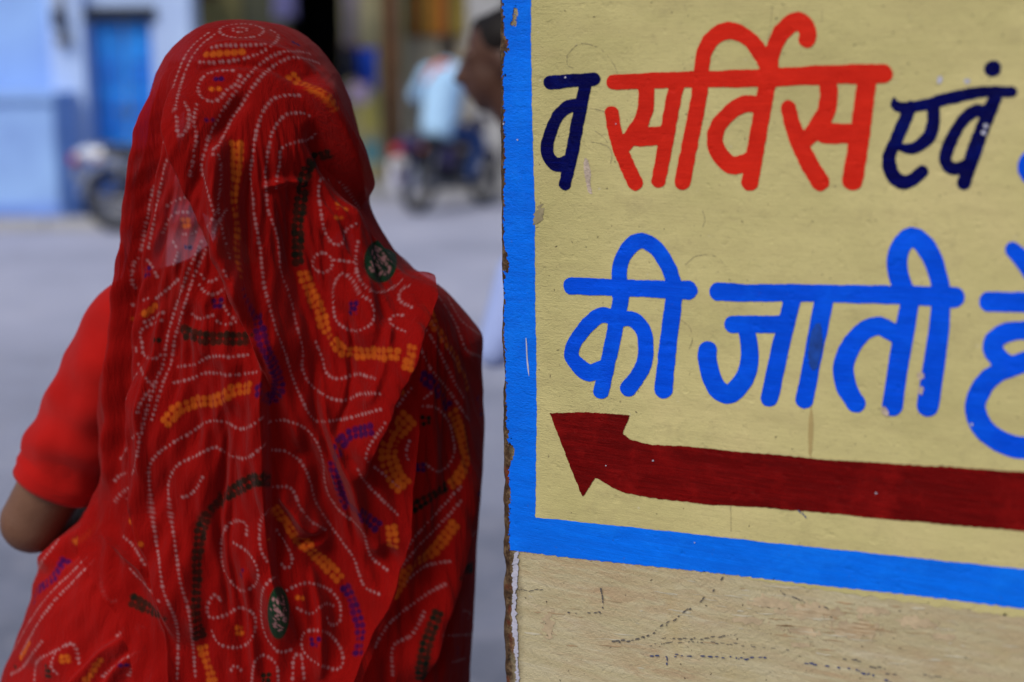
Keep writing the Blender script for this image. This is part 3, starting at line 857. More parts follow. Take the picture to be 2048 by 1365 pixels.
def flow_noise(px, py, cx, cy, f, seed, stretch=7.0):
    """soft gathers running away from a gathering point"""
    a = np.arctan2(px - cx, py - cy); r = np.hypot(px - cx, py - cy)
    out = np.zeros_like(px); rg = np.random.default_rng(seed)
    for k in range(7):
        fa = f * (0.6 + 0.45 * k); fr = rg.normal(0, 1) / (60 * stretch) * 2
        out += np.sin(a * fa * 2 * math.pi + r * fr * 2 * math.pi + rg.uniform(0, 6.28) + 0.8 * np.sin(r / 170 + rg.uniform(0, 6))) / (1 + 0.55 * k)
    return out / 2.6

RED = np.array([0.41, 0.006, 0.0045]); 
DYE = dict(w=(0.58, 0.27, 0.27), o=(0.76, 0.135, 0.012), g=(0.002, 0.018, 0.010), p=(0.055, 0.004, 0.085))

class Cloth:
    def __init__(s, V, N):
        s.V, s.N = V, N
        s.nv, s.nu = V.shape[:2]
        s.flat = V.reshape(-1, 3)
        s.col = np.tile(np.append(RED, 0.0), (len(s.flat), 1))
        px, py = proj(s.flat)
        Nn = N.reshape(-1, 3)
        facing = np.sum(Nn * (s.flat - CO), -1) < 0.1
        s.idx = np.where(facing & (px > -150) & (px < 1150) & (py > -50) & (py < 1500))[0]
        s.k2 = kdtree.KDTree(len(s.idx))
        for j, i in enumerate(s.idx): s.k2.insert((px[i], py[i], 0), j)
        s.k2.balance()
        s.k3 = kdtree.KDTree(len(s.flat))
        for i, v in enumerate(s.flat): s.k3.insert(v, i)
        s.k3.balance()
        s.rg = np.random.default_rng(3)
    def on(s, pts):
        """carry a photo-measured line onto the cloth, as points spaced along the cloth itself"""
        p = catmull(pts, 4.0)
        q = []
        for a in p:
            co, j, d = s.k2.find((a[0], a[1], 0))
            if d < 14: q.append(s.flat[s.idx[j]])
        q = np.array(q)
        if len(q) < 2: return None
        for _ in range(2):
            q[1:-1] = 0.25 * q[:-2] + 0.5 * q[1:-1] + 0.25 * q[2:]
        L = np.concatenate([[0], np.cumsum(np.linalg.norm(np.diff(q, axis=0), axis=1))])
        return q, L
    def dot(s, c, r, key, soft=0.35, gain=1.0):
        col = np.array(DYE[key])
        for co, i, d in s.k3.find_range(Vector(c), r * (1 + soft)):
            w = min(1.0, max(0.0, (r * (1 + soft) - d) / (r * 2 * soft))) * gain
            s.col[i, :3] = s.col[i, :3] * (1 - w) + col * w
            s.col[i, 3] = max(s.col[i, 3], w)
    def line(s, pts, key='w', r=0.00162, step=0.0053):
        R_ = s.on(pts)
        if R_ is None: return
        q, L = R_
        for d in np.arange(step / 2, L[-1], step):
            d = d + s.rg.normal(0, step * 0.08)
            c = [np.interp(d, L, q[:, k]) for k in range(3)]
            s.dot(c, r * s.rg.uniform(0.8, 1.2), key, 0.5, s.rg.uniform(0.65, 1.0))
    def band(s, pts, key, rows=2, step=0.0076, r=0.0039, gap=0.0076):
        if key == 'g': r *= 1.12
        R_ = s.on(pts)
        if R_ is None: return
        q, L = R_
        for d in np.arange(step / 2, L[-1], step):
            c = np.array([np.interp(d, L, q[:, k]) for k in range(3)])
            t = np.array([np.interp(min(d + .004, L[-1]), L, q[:, k]) - np.interp(max(d - .004, 0), L, q[:, k]) for k in range(3)])
            b = np.cross(t, c - CO); b /= np.linalg.norm(b) + 1e-12
            for m in range(rows):
                o = (m - (rows - 1) / 2) * gap
                s.dot(c + b * o + s.rg.normal(0, 0.0003, 3), r * s.rg.uniform(0.85, 1.1), key, 0.25, s.rg.uniform(0.8, 1.0))
    def cluster(s, x, y, key, n=4, sp=0.0062, r=0.0030):
        R_ = s.on([(x - 6, y), (x + 6, y)])
        if R_ is None: return
        c = R_[0][len(R_[0]) // 2]
        for k in range(n):
            s.dot(c + np.array([((k % 2) - 0.5) * sp, 0, (k // 2 - (n // 2 - 1) / 2) * sp]) + s.rg.normal(0, 0.0006, 3), r, key, 0.3)
    def medallion(s, x, y, rx, ry, tilt=0.0):
        px, py = proj(s.flat[s.idx])
        c, q = math.cos(tilt), math.sin(tilt)
        u, v = (px - x) * c + (py - y) * q, -(px - x) * q + (py - y) * c
        e = np.hypot(u / rx, v / ry)
        w = np.clip((1.04 - e) / 0.08, 0, 1)[:, None]
        s.col[s.idx, :3] = s.col[s.idx, :3] * (1 - w) + np.array([0.008, 0.05, 0.022]) * w
        s.col[s.idx, 3] = np.maximum(s.col[s.idx, 3], w[:, 0])
        for k in range(60):
            a = s.rg.uniform(0, 6.28); m = math.sqrt(s.rg.uniform(0, 1)) * 0.72
            uu, vv = rx * m * math.cos(a), ry * m * math.sin(a)
            X, Y = x + uu * c - vv * q, y + uu * q + vv * c
            co, j, d = s.k2.find((X, Y, 0))
            if d < 6: s.dot(s.flat[s.idx[j]], 0.0015, 'w', 0.5, 0.8)
    def contours(s, mask, seed):
        """the same tie-dye carried on over the parts of the cloth that the photo does not show"""
        rg = np.random.default_rng(seed)
        v = s.flat
        a = np.arctan2(v[:, 0] - wc[0], -(v[:, 1] - YW)); z = v[:, 2]
        f = np.zeros(len(v))
        for k in range(5):
            f += np.sin(a * rg.integers(2, 6) + z * rg.normal(0, 16) + rg.uniform(0, 6)) / (1 + 0.4 * k)
        f = f * 1.1
        fr = np.abs((f % 0.5) - 0.25)
        dots = (np.sin(a * 0.24 / 0.0055 * 2 * math.pi) > -0.2) | (np.sin(z / 0.0055 * 2 * math.pi) > 0.5)
        w = (mask & (fr > 0.236) & dots).astype(float)[:, None] * 0.8
        s.col[:, :3] = s.col[:, :3] * (1 - w) + np.array(DYE['w']) * w
    def build(s, name, mat, wrap=False):
        me = mesh_np(name, s.flat, grid_quads(s.nv, s.nu, wrap))
        at = me.attributes.new('dye', 'FLOAT_COLOR', 'POINT')
        at.data.foreach_set('color', s.col.astype(np.float32).ravel())
        return link(name, me, mat, woman)

def arc_rows(y0, y1, n, head=False):
    if not head: return np.linspace(y0, y1, n)
    yy = np.concatenate([np.geomspace(0.5, 60, 140) + y0 - 0.5, np.linspace(y0 + 61, y1, n - 140)])
    return yy

# ---------------------------------------------------------------- veil over head and back
pysA = arc_rows(42.0, 1640, 800, True)
fold2 = itp([(548, 838), (600, 838), (650, 837), (800, 836), (900, 830), (1007, 818), (1110, 793), (1205, 764), (1276, 731), (1350, 698), (1450, 660), (1700, 600)])
cutL = itp([(930, 212), (1000, 211), (1055, 214), (1075, 222), (1090, 240), (1135, 296), (1200, 327), (1257, 344), (1365, 352), (1700, 360)])
phiL = np.interp(pysA, [42, 150, 230, 300, 900], np.radians([-160, -150, -126, -120, -118]))
phiR = np.interp(pysA, [42, 200, 300, 420, 545], np.radians([160, 155, 130, 105, 92]))
for i, y in enumerate(pysA):
    if y >= 549: phiR[i] = min(phi_of(y, fold2(y)), R(92))
    if y > 935:
        c = phi_of(y, cutL(y)); k = min(1, (y - 935) / 30); phiL[i] = phiL[i] * (1 - k) + c * k
def ease(a, w):
    return np.convolve(np.pad(a, w, mode='edge'), np.ones(2 * w + 1) / (2 * w + 1), mode='valid')
phiL = ease(phiL, 10); phiR = np.where(pysA > 200, ease(phiR, 10), phiR)
VA, NA, PHA = drape(pysA, phiL, phiR, 430, 0.0)
ax_, ay_ = proj(VA)
FA = [
 ([(395, 560), (440, 640), (470, 740), (480, 830)], 'M', 0.005, 22, 0), ([(600, 900), (616, 1000), (650, 1110)], 'M', 0.005, 24, 0),
 ([(352, 150), (372, 230), (392, 320), (428, 430), (488, 590), (530, 690), (560, 800)], 'R', 0.021, 60, 7),
 ([(585, 170), (612, 205), (645, 268), (690, 352), (735, 420)], 'R', 0.015, 50, 6),
 ([(600, 240), (650, 330), (720, 420), (800, 520)], 'M', -0.010, 20, 0),
 ([(842, 535), (834, 628), (803, 717), (772, 791), (748, 861), (732, 905), (715, 960)], 'L', 0.019, 48, 5),
 ([(532, 690), (536, 800), (541, 944), (544, 1019), (553, 1138), (575, 1215), (600, 1300)], 'L', 0.016, 50, 5),
 ([(345, 130), (318, 210), (298, 320), (276, 460), (256, 600), (240, 720), (232, 900), (235, 1010)], 'M', 0.007, 9, 0),
 ([(362, 150), (335, 230), (318, 330), (296, 460), (274, 620), (255, 760), (248, 900), (252, 1020)], 'M', -0.007, 11, 0),
 ([(440, 250), (452, 360), (462, 470), (490, 560), (520, 640)], 'M', 0.012, 16, 0),
 ([(610, 300), (575, 420), (590, 560), (640, 700), (690, 800)], 'M', -0.009, 45, 0),
 ([(560, 330), (545, 460), (560, 600), (600, 740)], 'M', 0.006, 26, 0),
 ([(668, 380), (690, 480), (720, 600), (735, 720)], 'M', 0.008, 40, 0),
 ([(300, 700), (292, 850), (300, 1000), (330, 1150), (372, 1300)], 'R', 0.012, 60, 10),
 ([(590, 850), (630, 980), (670, 1100), (690, 1260), (690, 1365)], 'M', -0.008, 34, 0),
 ([(420, 860), (400, 1000), (390, 1150), (402, 1300)], 'M', 0.006, 40, 0),
 ([(560, 965), (612, 1035), (650, 1068)], 'M', 0.006, 12, 0),
 ([(590, 1085), (625, 1070), (655, 1052)], 'M', -0.006, 9, 0),
 ([(700, 900), (720, 1010), (770, 1110)], 'M', 0.007, 30, 0),
 ([(395, 105), (470, 92), (560, 108), (640, 165)], 'M', 0.003, 10, 0),
 ([(380, 150), (450, 132), (540, 140), (600, 175)], 'M', -0.0025, 9, 0),
 ([(500, 180), (440, 280), (420, 380)], 'M', -0.005, 13, 0),
 ([(400, 640), (440, 700), (520, 730)], 'M', 0.004, 24, 0),
 ([(520, 370), (570, 362), (622, 366)], 'M', 0.004, 8, 0),
 ([(470, 820), (452, 960), (448, 1100), (470, 1260)], 'M', -0.0035, 7, 0), ([(484, 830), (468, 960), (462, 1090), (482, 1240)], 'M', 0.003, 7, 0),
 ([(620, 700), (640, 840), (690, 980), (716, 1100)], 'M', -0.004, 8, 0), ([(636, 700), (658, 840), (706, 975), (732, 1090)], 'M', 0.0035, 8, 0),
 ([(352, 540), (330, 690), (316, 840), (326, 990)], 'M', 0.0035, 7, 0), ([(690, 600), (704, 700), (694, 800), (660, 880)], 'M', -0.0035, 8, 0),
 ([(505, 300), (498, 420), (515, 560), (548, 690)], 'M', -0.004, 8, 0), ([(640, 440), (650, 560), (690, 660)], 'M', -0.004, 9, 0),
 ([(620, 1120), (640, 1230), (640, 1365)], 'M', 0.005, 9, 0), ([(500, 1120), (505, 1240), (520, 1365)], 'M', 0.0035, 9, 0), ([(768, 640), (752, 730), (715, 810)], 'M', 0.004, 9, 0),
]
k = np.clip((ay_ - 200) / 300, 0, 1)
DA = folds(ax_, ay_, FA) + 0.0034 * k * flow_noise(ax_, ay_, 500, -60, 11, 5) + 0.0022 * np.clip((ay_ - 700) / 400, 0, 1) * flow_noise(ax_, ay_, 620, 200, 9, 9)
DA += 0.0006 * np.sin(ax_ / 9 + 2 * np.sin(ay_ / 90)) * np.clip((ay_ - 300) / 400, 0, 1) * (0.5 + 0.5 * np.sin(ax_ / 61 + ay_ / 140))
VA = VA + NA * (2.0 * DA * np.clip(0.35 + np.cos(PHA), 0.15, 1) + 0.001 + 0.014 * np.clip(np.cos(PHA), 0, 1) * np.clip((ay_ - 90) / 200, 0, 1))[..., None]
# the free edge of the fall stands a little off the cloth beneath it
lift = np.exp(-np.abs(ax_ - fold2(ay_)) / 26) * np.clip((ay_ - 600) / 120, 0, 1)
liftL = np.exp(-np.abs(ax_ - cutL(ay_)) / 18) * np.clip((ay_ - 1050) / 60, 0, 1)
VA = VA + NA * (0.016 * lift + 0.013 * liftL)[..., None]
A = Cloth(VA, NA)

def off(pts, dx, dy=0): return [(x + dx, y + dy) for x, y in pts]
def ell(x, y, rx, ry, n=14): return [(x + rx * math.cos(a), y + ry * math.sin(a)) for a in np.linspace(0, 2 * math.pi, n)]
w3 = [(419, 64), (387, 90), (368, 117), (352, 156), (341, 195), (333, 234), (329, 273), (321, 312), (313, 344), (305, 383), (296, 430), (283, 500)]
w17 = [(440, 415), (418, 450), (398, 495), (376, 543), (356, 602), (337, 666), (327, 724), (308, 773), (288, 841), (273, 910), (261, 968), (254, 1000)]
wlinesA = [ell(483, 62, 45, 14), ell(480, 60, 15, 5),
 [(395, 125), (434, 125), (481, 119), (524, 105), (551, 84), (557, 70), (540, 60)], [(419, 96), (450, 90), (489, 90), (532, 88)], w3, off(w3, 13, 3),
 [(470, 141), (438, 141), (411, 150), (397, 172), (399, 191), (419, 203), (438, 199), (454, 180), (473, 168), (481, 148)],
 [(622, 108), (591, 103), (552, 109), (520, 129), (489, 160), (466, 191), (442, 227), (423, 266), (411, 297), (403, 332), (411, 367), (419, 398), (430, 430)],
 [(640, 128), (622, 121), (590, 115), (559, 125), (532, 145), (508, 172), (485, 207), (466, 234), (450, 266), (438, 289), (425, 300)],
 [(395, 205), (388, 240), (392, 275), (384, 330), (375, 360), (362, 378)], [(352, 230), (355, 262), (360, 275), (375, 255), (378, 225), (368, 205)],
 [(423, 309), (438, 312), (442, 352), (438, 391), (438, 430), (450, 480), (462, 523)],
 [(602, 191), (571, 191), (540, 203), (524, 230), (512, 266), (505, 312), (501, 352), (505, 391), (508, 430), (516, 469), (525, 543), (532, 587), (552, 656), (571, 709), (586, 758), (605, 802), (630, 841), (674, 841), (718, 831), (762, 819)],
 [(622, 234), (606, 227), (571, 230), (548, 258), (538, 293), (532, 332), (532, 371), (536, 422), (552, 461), (560, 500), (562, 543), (581, 597), (591, 646), (605, 695), (605, 739), (630, 778), (679, 802), (723, 788), (767, 788)],
 [(634, 266), (618, 281), (591, 285), (563, 297), (559, 328), (555, 352), (552, 379)],
 [(641, 359), (638, 391), (643, 430), (649, 461), (665, 488), (684, 488), (692, 461), (716, 445), (723, 426), (704, 395), (680, 367), (657, 359), (641, 359)],
 [(717, 480), (711, 517), (717, 554), (732, 575), (754, 586), (781, 578), (806, 560)],
 [(683, 548), (668, 569), (666, 603), (671, 640), (692, 658), (717, 661), (741, 649), (749, 628), (741, 603), (720, 588), (708, 566), (692, 549), (683, 548)],
 ell(645, 526, 20, 20), [(665, 520), (690, 523), (708, 525)], [(828, 618), (806, 606), (797, 594), (803, 578), (821, 572)], [(815, 665), (791, 655), (778, 643), (788, 631), (812, 631)],
 [(630, 680), (645, 719), (654, 749), (679, 758), (713, 749), (752, 758)], w17, off(w17[:9], 15, 2),
 [(352, 734), (391, 729), (420, 714), (464, 714), (518, 707)], [(342, 768), (381, 758), (415, 746), (464, 751), (518, 744)],
 [(354, 1362), (356, 1299), (352, 1245), (327, 1182), (317, 1113), (305, 1035), (298, 967), (300, 929), (332, 895), (381, 866), (415, 844), (449, 844), (479, 858), (503, 851), (527, 834)],
 [(532, 846), (566, 841), (605, 854), (630, 880), (645, 919), (652, 976), (674, 1016), (708, 1045), (728, 1069), (742, 1113), (776, 1142)],
 [(391, 1357), (386, 1294), (376, 1216), (361, 1167), (352, 1103), (342, 1035), (337, 996), (337, 968), (352, 934), (386, 915), (430, 895), (459, 910), (493, 917), (527, 890)],
 [(537, 900), (576, 905), (605, 929), (622, 968), (635, 1011), (684, 1084), (708, 1118), (728, 1172), (762, 1191)],
 [(361, 996), (386, 986), (410, 947)], [(542, 974), (581, 976), (601, 1016), (625, 1045), (654, 1062)],
 [(493, 1074), (493, 1050), (474, 1042), (449, 1059), (442, 1108), (454, 1152), (483, 1182), (513, 1167), (513, 1133), (493, 1103), (464, 1084)],
 [(444, 1206), (430, 1189), (415, 1211), (420, 1235), (454, 1230), (479, 1216), (508, 1230), (508, 1269), (483, 1294), (439, 1289), (420, 1255)],
 [(552, 1152), (527, 1177), (522, 1221), (530, 1269), (557, 1304), (586, 1299)], [(542, 1016), (522, 1040), (520, 1094), (537, 1128)],
 [(552, 1060), (570, 1085), (585, 1120), (575, 1138), (562, 1128)],
 [(571, 1182), (610, 1167), (654, 1177), (679, 1206), (679, 1245), (660, 1250), (654, 1235)], [(590, 1215), (622, 1228), (650, 1208), (668, 1212)],
 [(610, 1265), (605, 1299), (635, 1328), (679, 1338), (684, 1304), (654, 1265), (610, 1265)], [(503, 1370), (508, 1328), (527, 1311), (552, 1328), (557, 1370)],
 [(460, 1345), (470, 1330), (485, 1345)], [(585, 1360), (588, 1315), (602, 1310), (608, 1360)],
 [(825, 773), (781, 832), (732, 910), (762, 944), (801, 978)], [(713, 937), (737, 972), (771, 1006), (801, 1035)], [(820, 880), (812, 905), (818, 925)],
 [(317, 558), (295, 520), (273, 519), (264, 548), (268, 575), (285, 574)], [(345, 480), (355, 505), (345, 535)], [(325, 470), (345, 430), (380, 425), (398, 440), (390, 465), (360, 470)],
 [(330, 415), (355, 400), (385, 392)], [(262, 612), (285, 602), (300, 595)], [(310, 598), (335, 580), (360, 555)], [(262, 655), (290, 645), (325, 625)], [(285, 690), (280, 665), (300, 650), (325, 640)],
 [(283, 680), (288, 712), (310, 718), (322, 712)], [(258, 720), (275, 700), (258, 690)], [(275, 725), (290, 755), (306, 772)], [(252, 800), (262, 770), (275, 745)], [(272, 830), (285, 800), (300, 782)], [(240, 920), (262, 880), (276, 868)],
 [(228, 965), (240, 950), (262, 945)], [(228, 1005), (240, 990), (258, 975)], [(400, 545), (412, 562), (432, 560), (436, 545)], [(395, 565), (415, 588), (440, 585), (455, 560), (440, 530)], [(380, 625), (400, 638), (425, 630)], [(440, 600), (462, 635), (480, 640), (450, 650), (430, 640)],
 [(246, 1072), (268, 1095), (290, 1132)], [(258, 1135), (290, 1170), (318, 1205)]]
for l in wlinesA: A.line(l)
for pts in ([(471, 281), (473, 312), (470, 352), (466, 391), (473, 430), (475, 469), (474, 508), (485, 558)], [(605, 541), (620, 583), (640, 622), (654, 661), (674, 695), (708, 705), (757, 707), (801, 709)],
            [(327, 851), (352, 822), (391, 805), (430, 802), (464, 783), (503, 775)], [(405, 1289), (415, 1323), (425, 1370)], [(547, 1011), (586, 1064), (630, 1108), (684, 1162)], [(781, 1050), (786, 1094)],
            [(579, 148), (595, 164), (630, 176), (661, 195), (680, 227)], [(825, 690), (811, 753), (796, 783)]): A.band(pts, 'o')
A.band([(820, 832), (791, 866), (776, 905), (786, 949), (811, 978)], 'o', 3)
for pts in ([(407, 110), (487, 104)], [(262, 640), (300, 622), (318, 605)], [(258, 1042), (270, 1062), (283, 1095)]): A.band(pts, 'o', 1)
for pts in ([(665, 309), (641, 312), (622, 324), (610, 352), (604, 383), (600, 414), (596, 449), (595, 484), (598, 520), (603, 536)], [(361, 656), (381, 670), (430, 678), (500, 678)],
            [(542, 962), (513, 959), (469, 981), (430, 1011), (405, 1050), (396, 1099), (393, 1162), (393, 1221), (400, 1279)]): A.band(pts, 'g')
A.band([(259, 1200), (283, 1210), (313, 1227), (337, 1244)], 'g')
for pts in ([(484, 573), (498, 612), (518, 656), (532, 700), (552, 739), (557, 778), (540, 806)], [(515, 770), (525, 792), (545, 800)], [(690, 1169), (708, 1206), (720, 1260), (718, 1310)],
            [(747, 858), (698, 871), (674, 900), (669, 950), (684, 1001), (718, 1025), (762, 1060)]): A.band(pts, 'p')
A.medallion(761, 523, 33, 43)
A.medallion(557, 1226, 22, 53, 0.0)
for x, y, c, n in ((434, 160, 'p', 2), (428, 178, 'o', 2), (417, 240, 'p', 2), (680, 414, 'o', 4), (675, 438, 'o', 2), (705, 618, 'p', 6), (481, 1147, 'p', 4), (476, 1262, 'o', 4), (536, 1084, 'o', 4), (372, 497, 'p', 2), (432, 608, 'p', 4),
                   (370, 447, 'o', 4), (292, 545, 'p', 4), (600, 1195, 'o', 2), (628, 1285, 'p', 4), (590, 88, 'p', 2), (310, 680, 'g', 2), (530, 1355, 'g', 4), (256, 930, 'p', 2), (385, 380, 'p', 2)): A.cluster(x, y, c, n)
_px, _py = proj(A.flat)
A.contours((np.abs(PHA.ravel()) > R(97)) | (_py > 1385), 21)
veil = A.build('veil', m_veil)
veil['label'] = 'sheer red tie-dyed cloth over head and back'

# turned-under hem along the free edge of the veil
pysH = np.linspace(120, 1010, 330)
xlH = Srow(pysH)[0]
phiRH = ease(np.array([phi_of(y, x + np.interp(y, [120, 260, 420, 600, 1010], [16, 26, 44, 40, 34])) for y, x in zip(pysH, xlH)]), 8)
VH, NH, PHH = drape(pysH, np.full(len(pysH), R(-128)), phiRH, 70, 0.0, 0.004)
hx, hy = proj(VH)
VH = VH + NH * (0.002 * np.sin(hx / 7 + 2 * np.sin(hy / 120)))[..., None]
Hm = Cloth(VH, NH); Hm.build('veil_hem', m_veil)

# ---------------------------------------------------------------- sari end over the right shoulder
pysB = np.linspace(215, 1640, 620)
phiLB = np.array([phi_of(y, np.interp(y, [215, 300, 390, 450, 549, 640, 700, 770, 850, 1000, 1100, 1365, 1640], [660, 668, 672, 660, 640, 610, 540, 330, 245, 240, 270, 360, 380])) for y in pysB])
phiLB = ease(phiLB, 12)
phiRB = np.full(len(pysB), R(140))
VB, NB, PHB = drape(pysB, phiLB, phiRB, 420, 0.012, 0.001)
bx, by = proj(VB)
FB = [([(958, 905), (948, 955), (930, 1032), (905, 1152), (884, 1214), (855, 1296), (832, 1390)], 'L', 0.022, 42, 5),
      ([(858, 590), (878, 680), (905, 760), (930, 850)], 'M', 0.006, 18, 0), ([(890, 590), (925, 670), (950, 760), (958, 860)], 'M', -0.006, 14, 0),
      ([(848, 700), (862, 800), (858, 920), (838, 1040), (800, 1180)], 'M', 0.006, 22, 0), ([(880, 820), (900, 920), (885, 1040), (850, 1160), (800, 1300)], 'M', -0.006, 22, 0),
      ([(930, 700), (952, 740), (968, 800)], 'R', 0.006, 26, 6), ([(915, 1180), (900, 1270), (890, 1365)], 'M', 0.005, 16, 0)]
DB = folds(bx, by, FB) + 0.0032 * np.clip((by - 560) / 200, 0, 1) * flow_noise(bx, by, 870, 400, 12, 31)
VB = VB + NB * (DB * np.clip(0.1 + np.cos(PHB), 0.1, 1) * np.where(bx > 700, 1.5, 0.3))[..., None]
B = Cloth(VB, NB)
for l in ([(840, 641), (874, 695), (903, 753), (930, 800)], [(836, 685), (859, 734), (898, 783), (938, 841)], [(872, 585), (908, 641), (933, 700), (962, 714)], [(894, 592), (923, 641), (967, 675)],
          [(840, 812), (874, 817), (900, 850), (908, 910), (879, 944), (846, 925)], [(923, 972), (879, 1020), (830, 1074), (801, 1118)], [(923, 1001), (879, 1050), (835, 1095), (795, 1145)], [(903, 1123), (850, 1133), (806, 1170)],
          [(894, 1167), (850, 1191), (781, 1245), (747, 1299)], [(850, 1221), (825, 1269), (786, 1294), (786, 1357)], [(952, 1269), (884, 1272)], [(935, 1240), (940, 1225), (925, 1222)], [(905, 1325), (930, 1318)],
          [(955, 1060), (935, 1085), (925, 1110)], [(862, 640), (890, 690), (925, 740)], [(845, 800), (870, 780)]): B.line(l)
for pts in ([(850, 607), (874, 656), (903, 700), (928, 753), (938, 783)], [(903, 822), (923, 871), (933, 915), (918, 954), (898, 973)], [(913, 1045), (869, 1099), (820, 1138), (781, 1201)]): B.band(pts, 'o')
for pts in ([(840, 749), (869, 773), (898, 817)], [(955, 790), (966, 840)], [(962, 930), (955, 990)]): B.band(pts, 'p')
for pts in ([(894, 972), (859, 996), (825, 1016)], [(879, 1221), (854, 1284), (840, 1362)], [(947, 1133), (913, 1152)]): B.band(pts, 'g')
for x, y, c, n in ((850, 841, 'g', 4), (878, 898, 'p', 2), (840, 935, 'p', 4), (913, 1301, 'p', 4)): B.cluster(x, y, c, n)
_px, _py = proj(B.flat)
B.contours((PHB.ravel() > R(97)) | (_py > 1385), 22)
B.build('shoulder_cloth', m_pallu)['label'] = 'red tie-dyed sari end falling from the right shoulder'

# ---------------------------------------------------------------- gathered skirt of the sari
pysC = np.concatenate([np.linspace(935, 1420, 320), np.linspace(1432, 2480, 60)])
zC = rowz(pysC)
VC, NC, PHC = drape(pysC, np.full(len(pysC), -math.pi), np.full(len(pysC), math.pi), 561, 0.022, 0.002)
cx_, cy_ = proj(VC)
vis = (np.abs(PHC) < R(100)) & (cy_ < 1500)
FC = [([(300, 1232), (262, 1268), (215, 1300), (170, 1345), (130, 1400)], 'R', 0.016, 26, 7), ([(318, 1262), (280, 1300), (235, 1340), (200, 1390)], 'R', 0.014, 20, 6), ([(330, 1270), (312, 1320), (290, 1380)], 'R', 0.012, 18, 6),
      ([(235, 1085), (195, 1090), (150, 1100), (115, 1130)], 'M', -0.010, 12, 0), ([(215, 1050), (170, 1065), (125, 1095), (85, 1150)], 'M', 0.010, 15, 0),
      ([(240, 1092), (290, 1165), (325, 1235)], 'M', -0.009, 14, 0), ([(215, 1110), (180, 1180), (120, 1270), (60, 1350)], 'M', 0.008, 45, 0), ([(268, 1210), (300, 1240), (318, 1290)], 'M', 0.014, 18, 0)]
DC = np.where(vis, folds(cx_, cy_, FC), 0)
hang = np.clip((1.0 - VC[..., 2]) / 0.5, 0, 1)
DC += 0.020 * hang * np.sin(PHC * 17 + 1.2 * np.sin(PHC * 5) + VC[..., 2] * 1.5) * np.clip((cy_ - 1400) / 300, 0, 1)
DC += 0.0045 * np.where(vis, flow_noise(cx_, cy_, 330, 950, 3.2, 41), 0)
VC = VC + NC * DC[..., None]
VC[-1, :, 2] = 0.02
VC[..., 2] = np.maximum(VC[..., 2], 0.02)
C = Cloth(VC, NC)
for l in ([(177, 1111), (136, 1152), (95, 1193), (61, 1240), (27, 1302)], [(190, 1118), (149, 1160), (108, 1203), (74, 1250), (40, 1312)], [(119, 1077), (85, 1121), (65, 1162)], [(204, 1118), (203, 1169), (221, 1203), (252, 1190)],
          [(235, 1118), (235, 1176)], [(232, 1067), (290, 1132)], [(249, 1132), (317, 1203)], [(266, 1241), (232, 1275)], [(293, 1299), (245, 1319), (204, 1356)], [(68, 1365), (75, 1322), (112, 1302), (146, 1288), (157, 1326)],
          [(112, 1305), (102, 1333), (119, 1353)], [(186, 1085), (200, 1070), (215, 1062)], [(275, 1250), (300, 1262), (320, 1285)], [(255, 1355), (275, 1320), (295, 1310)], [(20, 1350), (45, 1335), (70, 1300), (88, 1278)], [(270, 1245), (282, 1280), (290, 1300)]): C.line(l)
C.band([(136, 1118), (109, 1152), (75, 1183), (68, 1206)], 'p')
C.band([(204, 1040), (170, 1074), (146, 1087)], 'o', 1); C.band([(204, 1316), (174, 1362)], 'o', 1); C.band([(61, 1285), (37, 1322)], 'o', 1)
C.band([(259, 1200), (283, 1210), (313, 1227), (337, 1244)], 'g')
for x, y, c, n in ((226, 1157, 'g', 4), (126, 1319, 'o', 4), (92, 1343, 'g', 6), (245, 1333, 'p', 2), (330, 1302, 'o', 2), (28, 1334, 'g', 2)): C.cluster(x, y, c, n)
C.contours((~vis.ravel()) | (cy_.ravel() > 1385), 23)
C.build('sari_skirt', m_skirt, False)['label'] = 'gathered red tie-dyed cloth wrapped round the hips'

# ---------------------------------------------------------------- body, hair, blouse
def hand(mb, wrist, d, palm_n, side=1.0, curl=0.5, s=1.0):
    d = Vector(d).normalized(); pn = Vector(palm_n).normalized(); a = d.cross(pn).normalized() * side
    w = Vector(wrist)
    for k in range(4):
        b = w + d * 0.028 * s + a * (k - 1.5) * 0.012 * s
        mb.cap(b, w + d * 0.088 * s + a * (k - 1.5) * 0.019 * s, 0.015 * s, 0.011 * s)
        p = w + d * 0.088 * s + a * (k - 1.5) * 0.0195 * s; L = (0.040, 0.046, 0.043, 0.034)[k] * s; q = d
        for j in range(3):
            ang = curl * (0.5 + 0.5 * j)
            q = (d * math.cos(ang) + pn * math.sin(ang)).normalized()
            e = p + q * L * (1.0, 0.7, 0.55)[j]; mb.cap(p, e, (0.0092 - 0.0008 * j) * s, (0.0085 - 0.0009 * j) * s); p = e
    t0 = w + d * 0.02 * s - a * 0.022 * s; t1 = t0 + (d * 0.6 - a * 0.55 + pn * 0.3).normalized() * 0.045 * s
    mb.cap(t0, t1, 0.014 * s, 0.011 * s); mb.cap(t1, t1 + (d * 0.85 + pn * 0.4).normalized() * 0.035 * s, 0.0105 * s, 0.0085 * s)

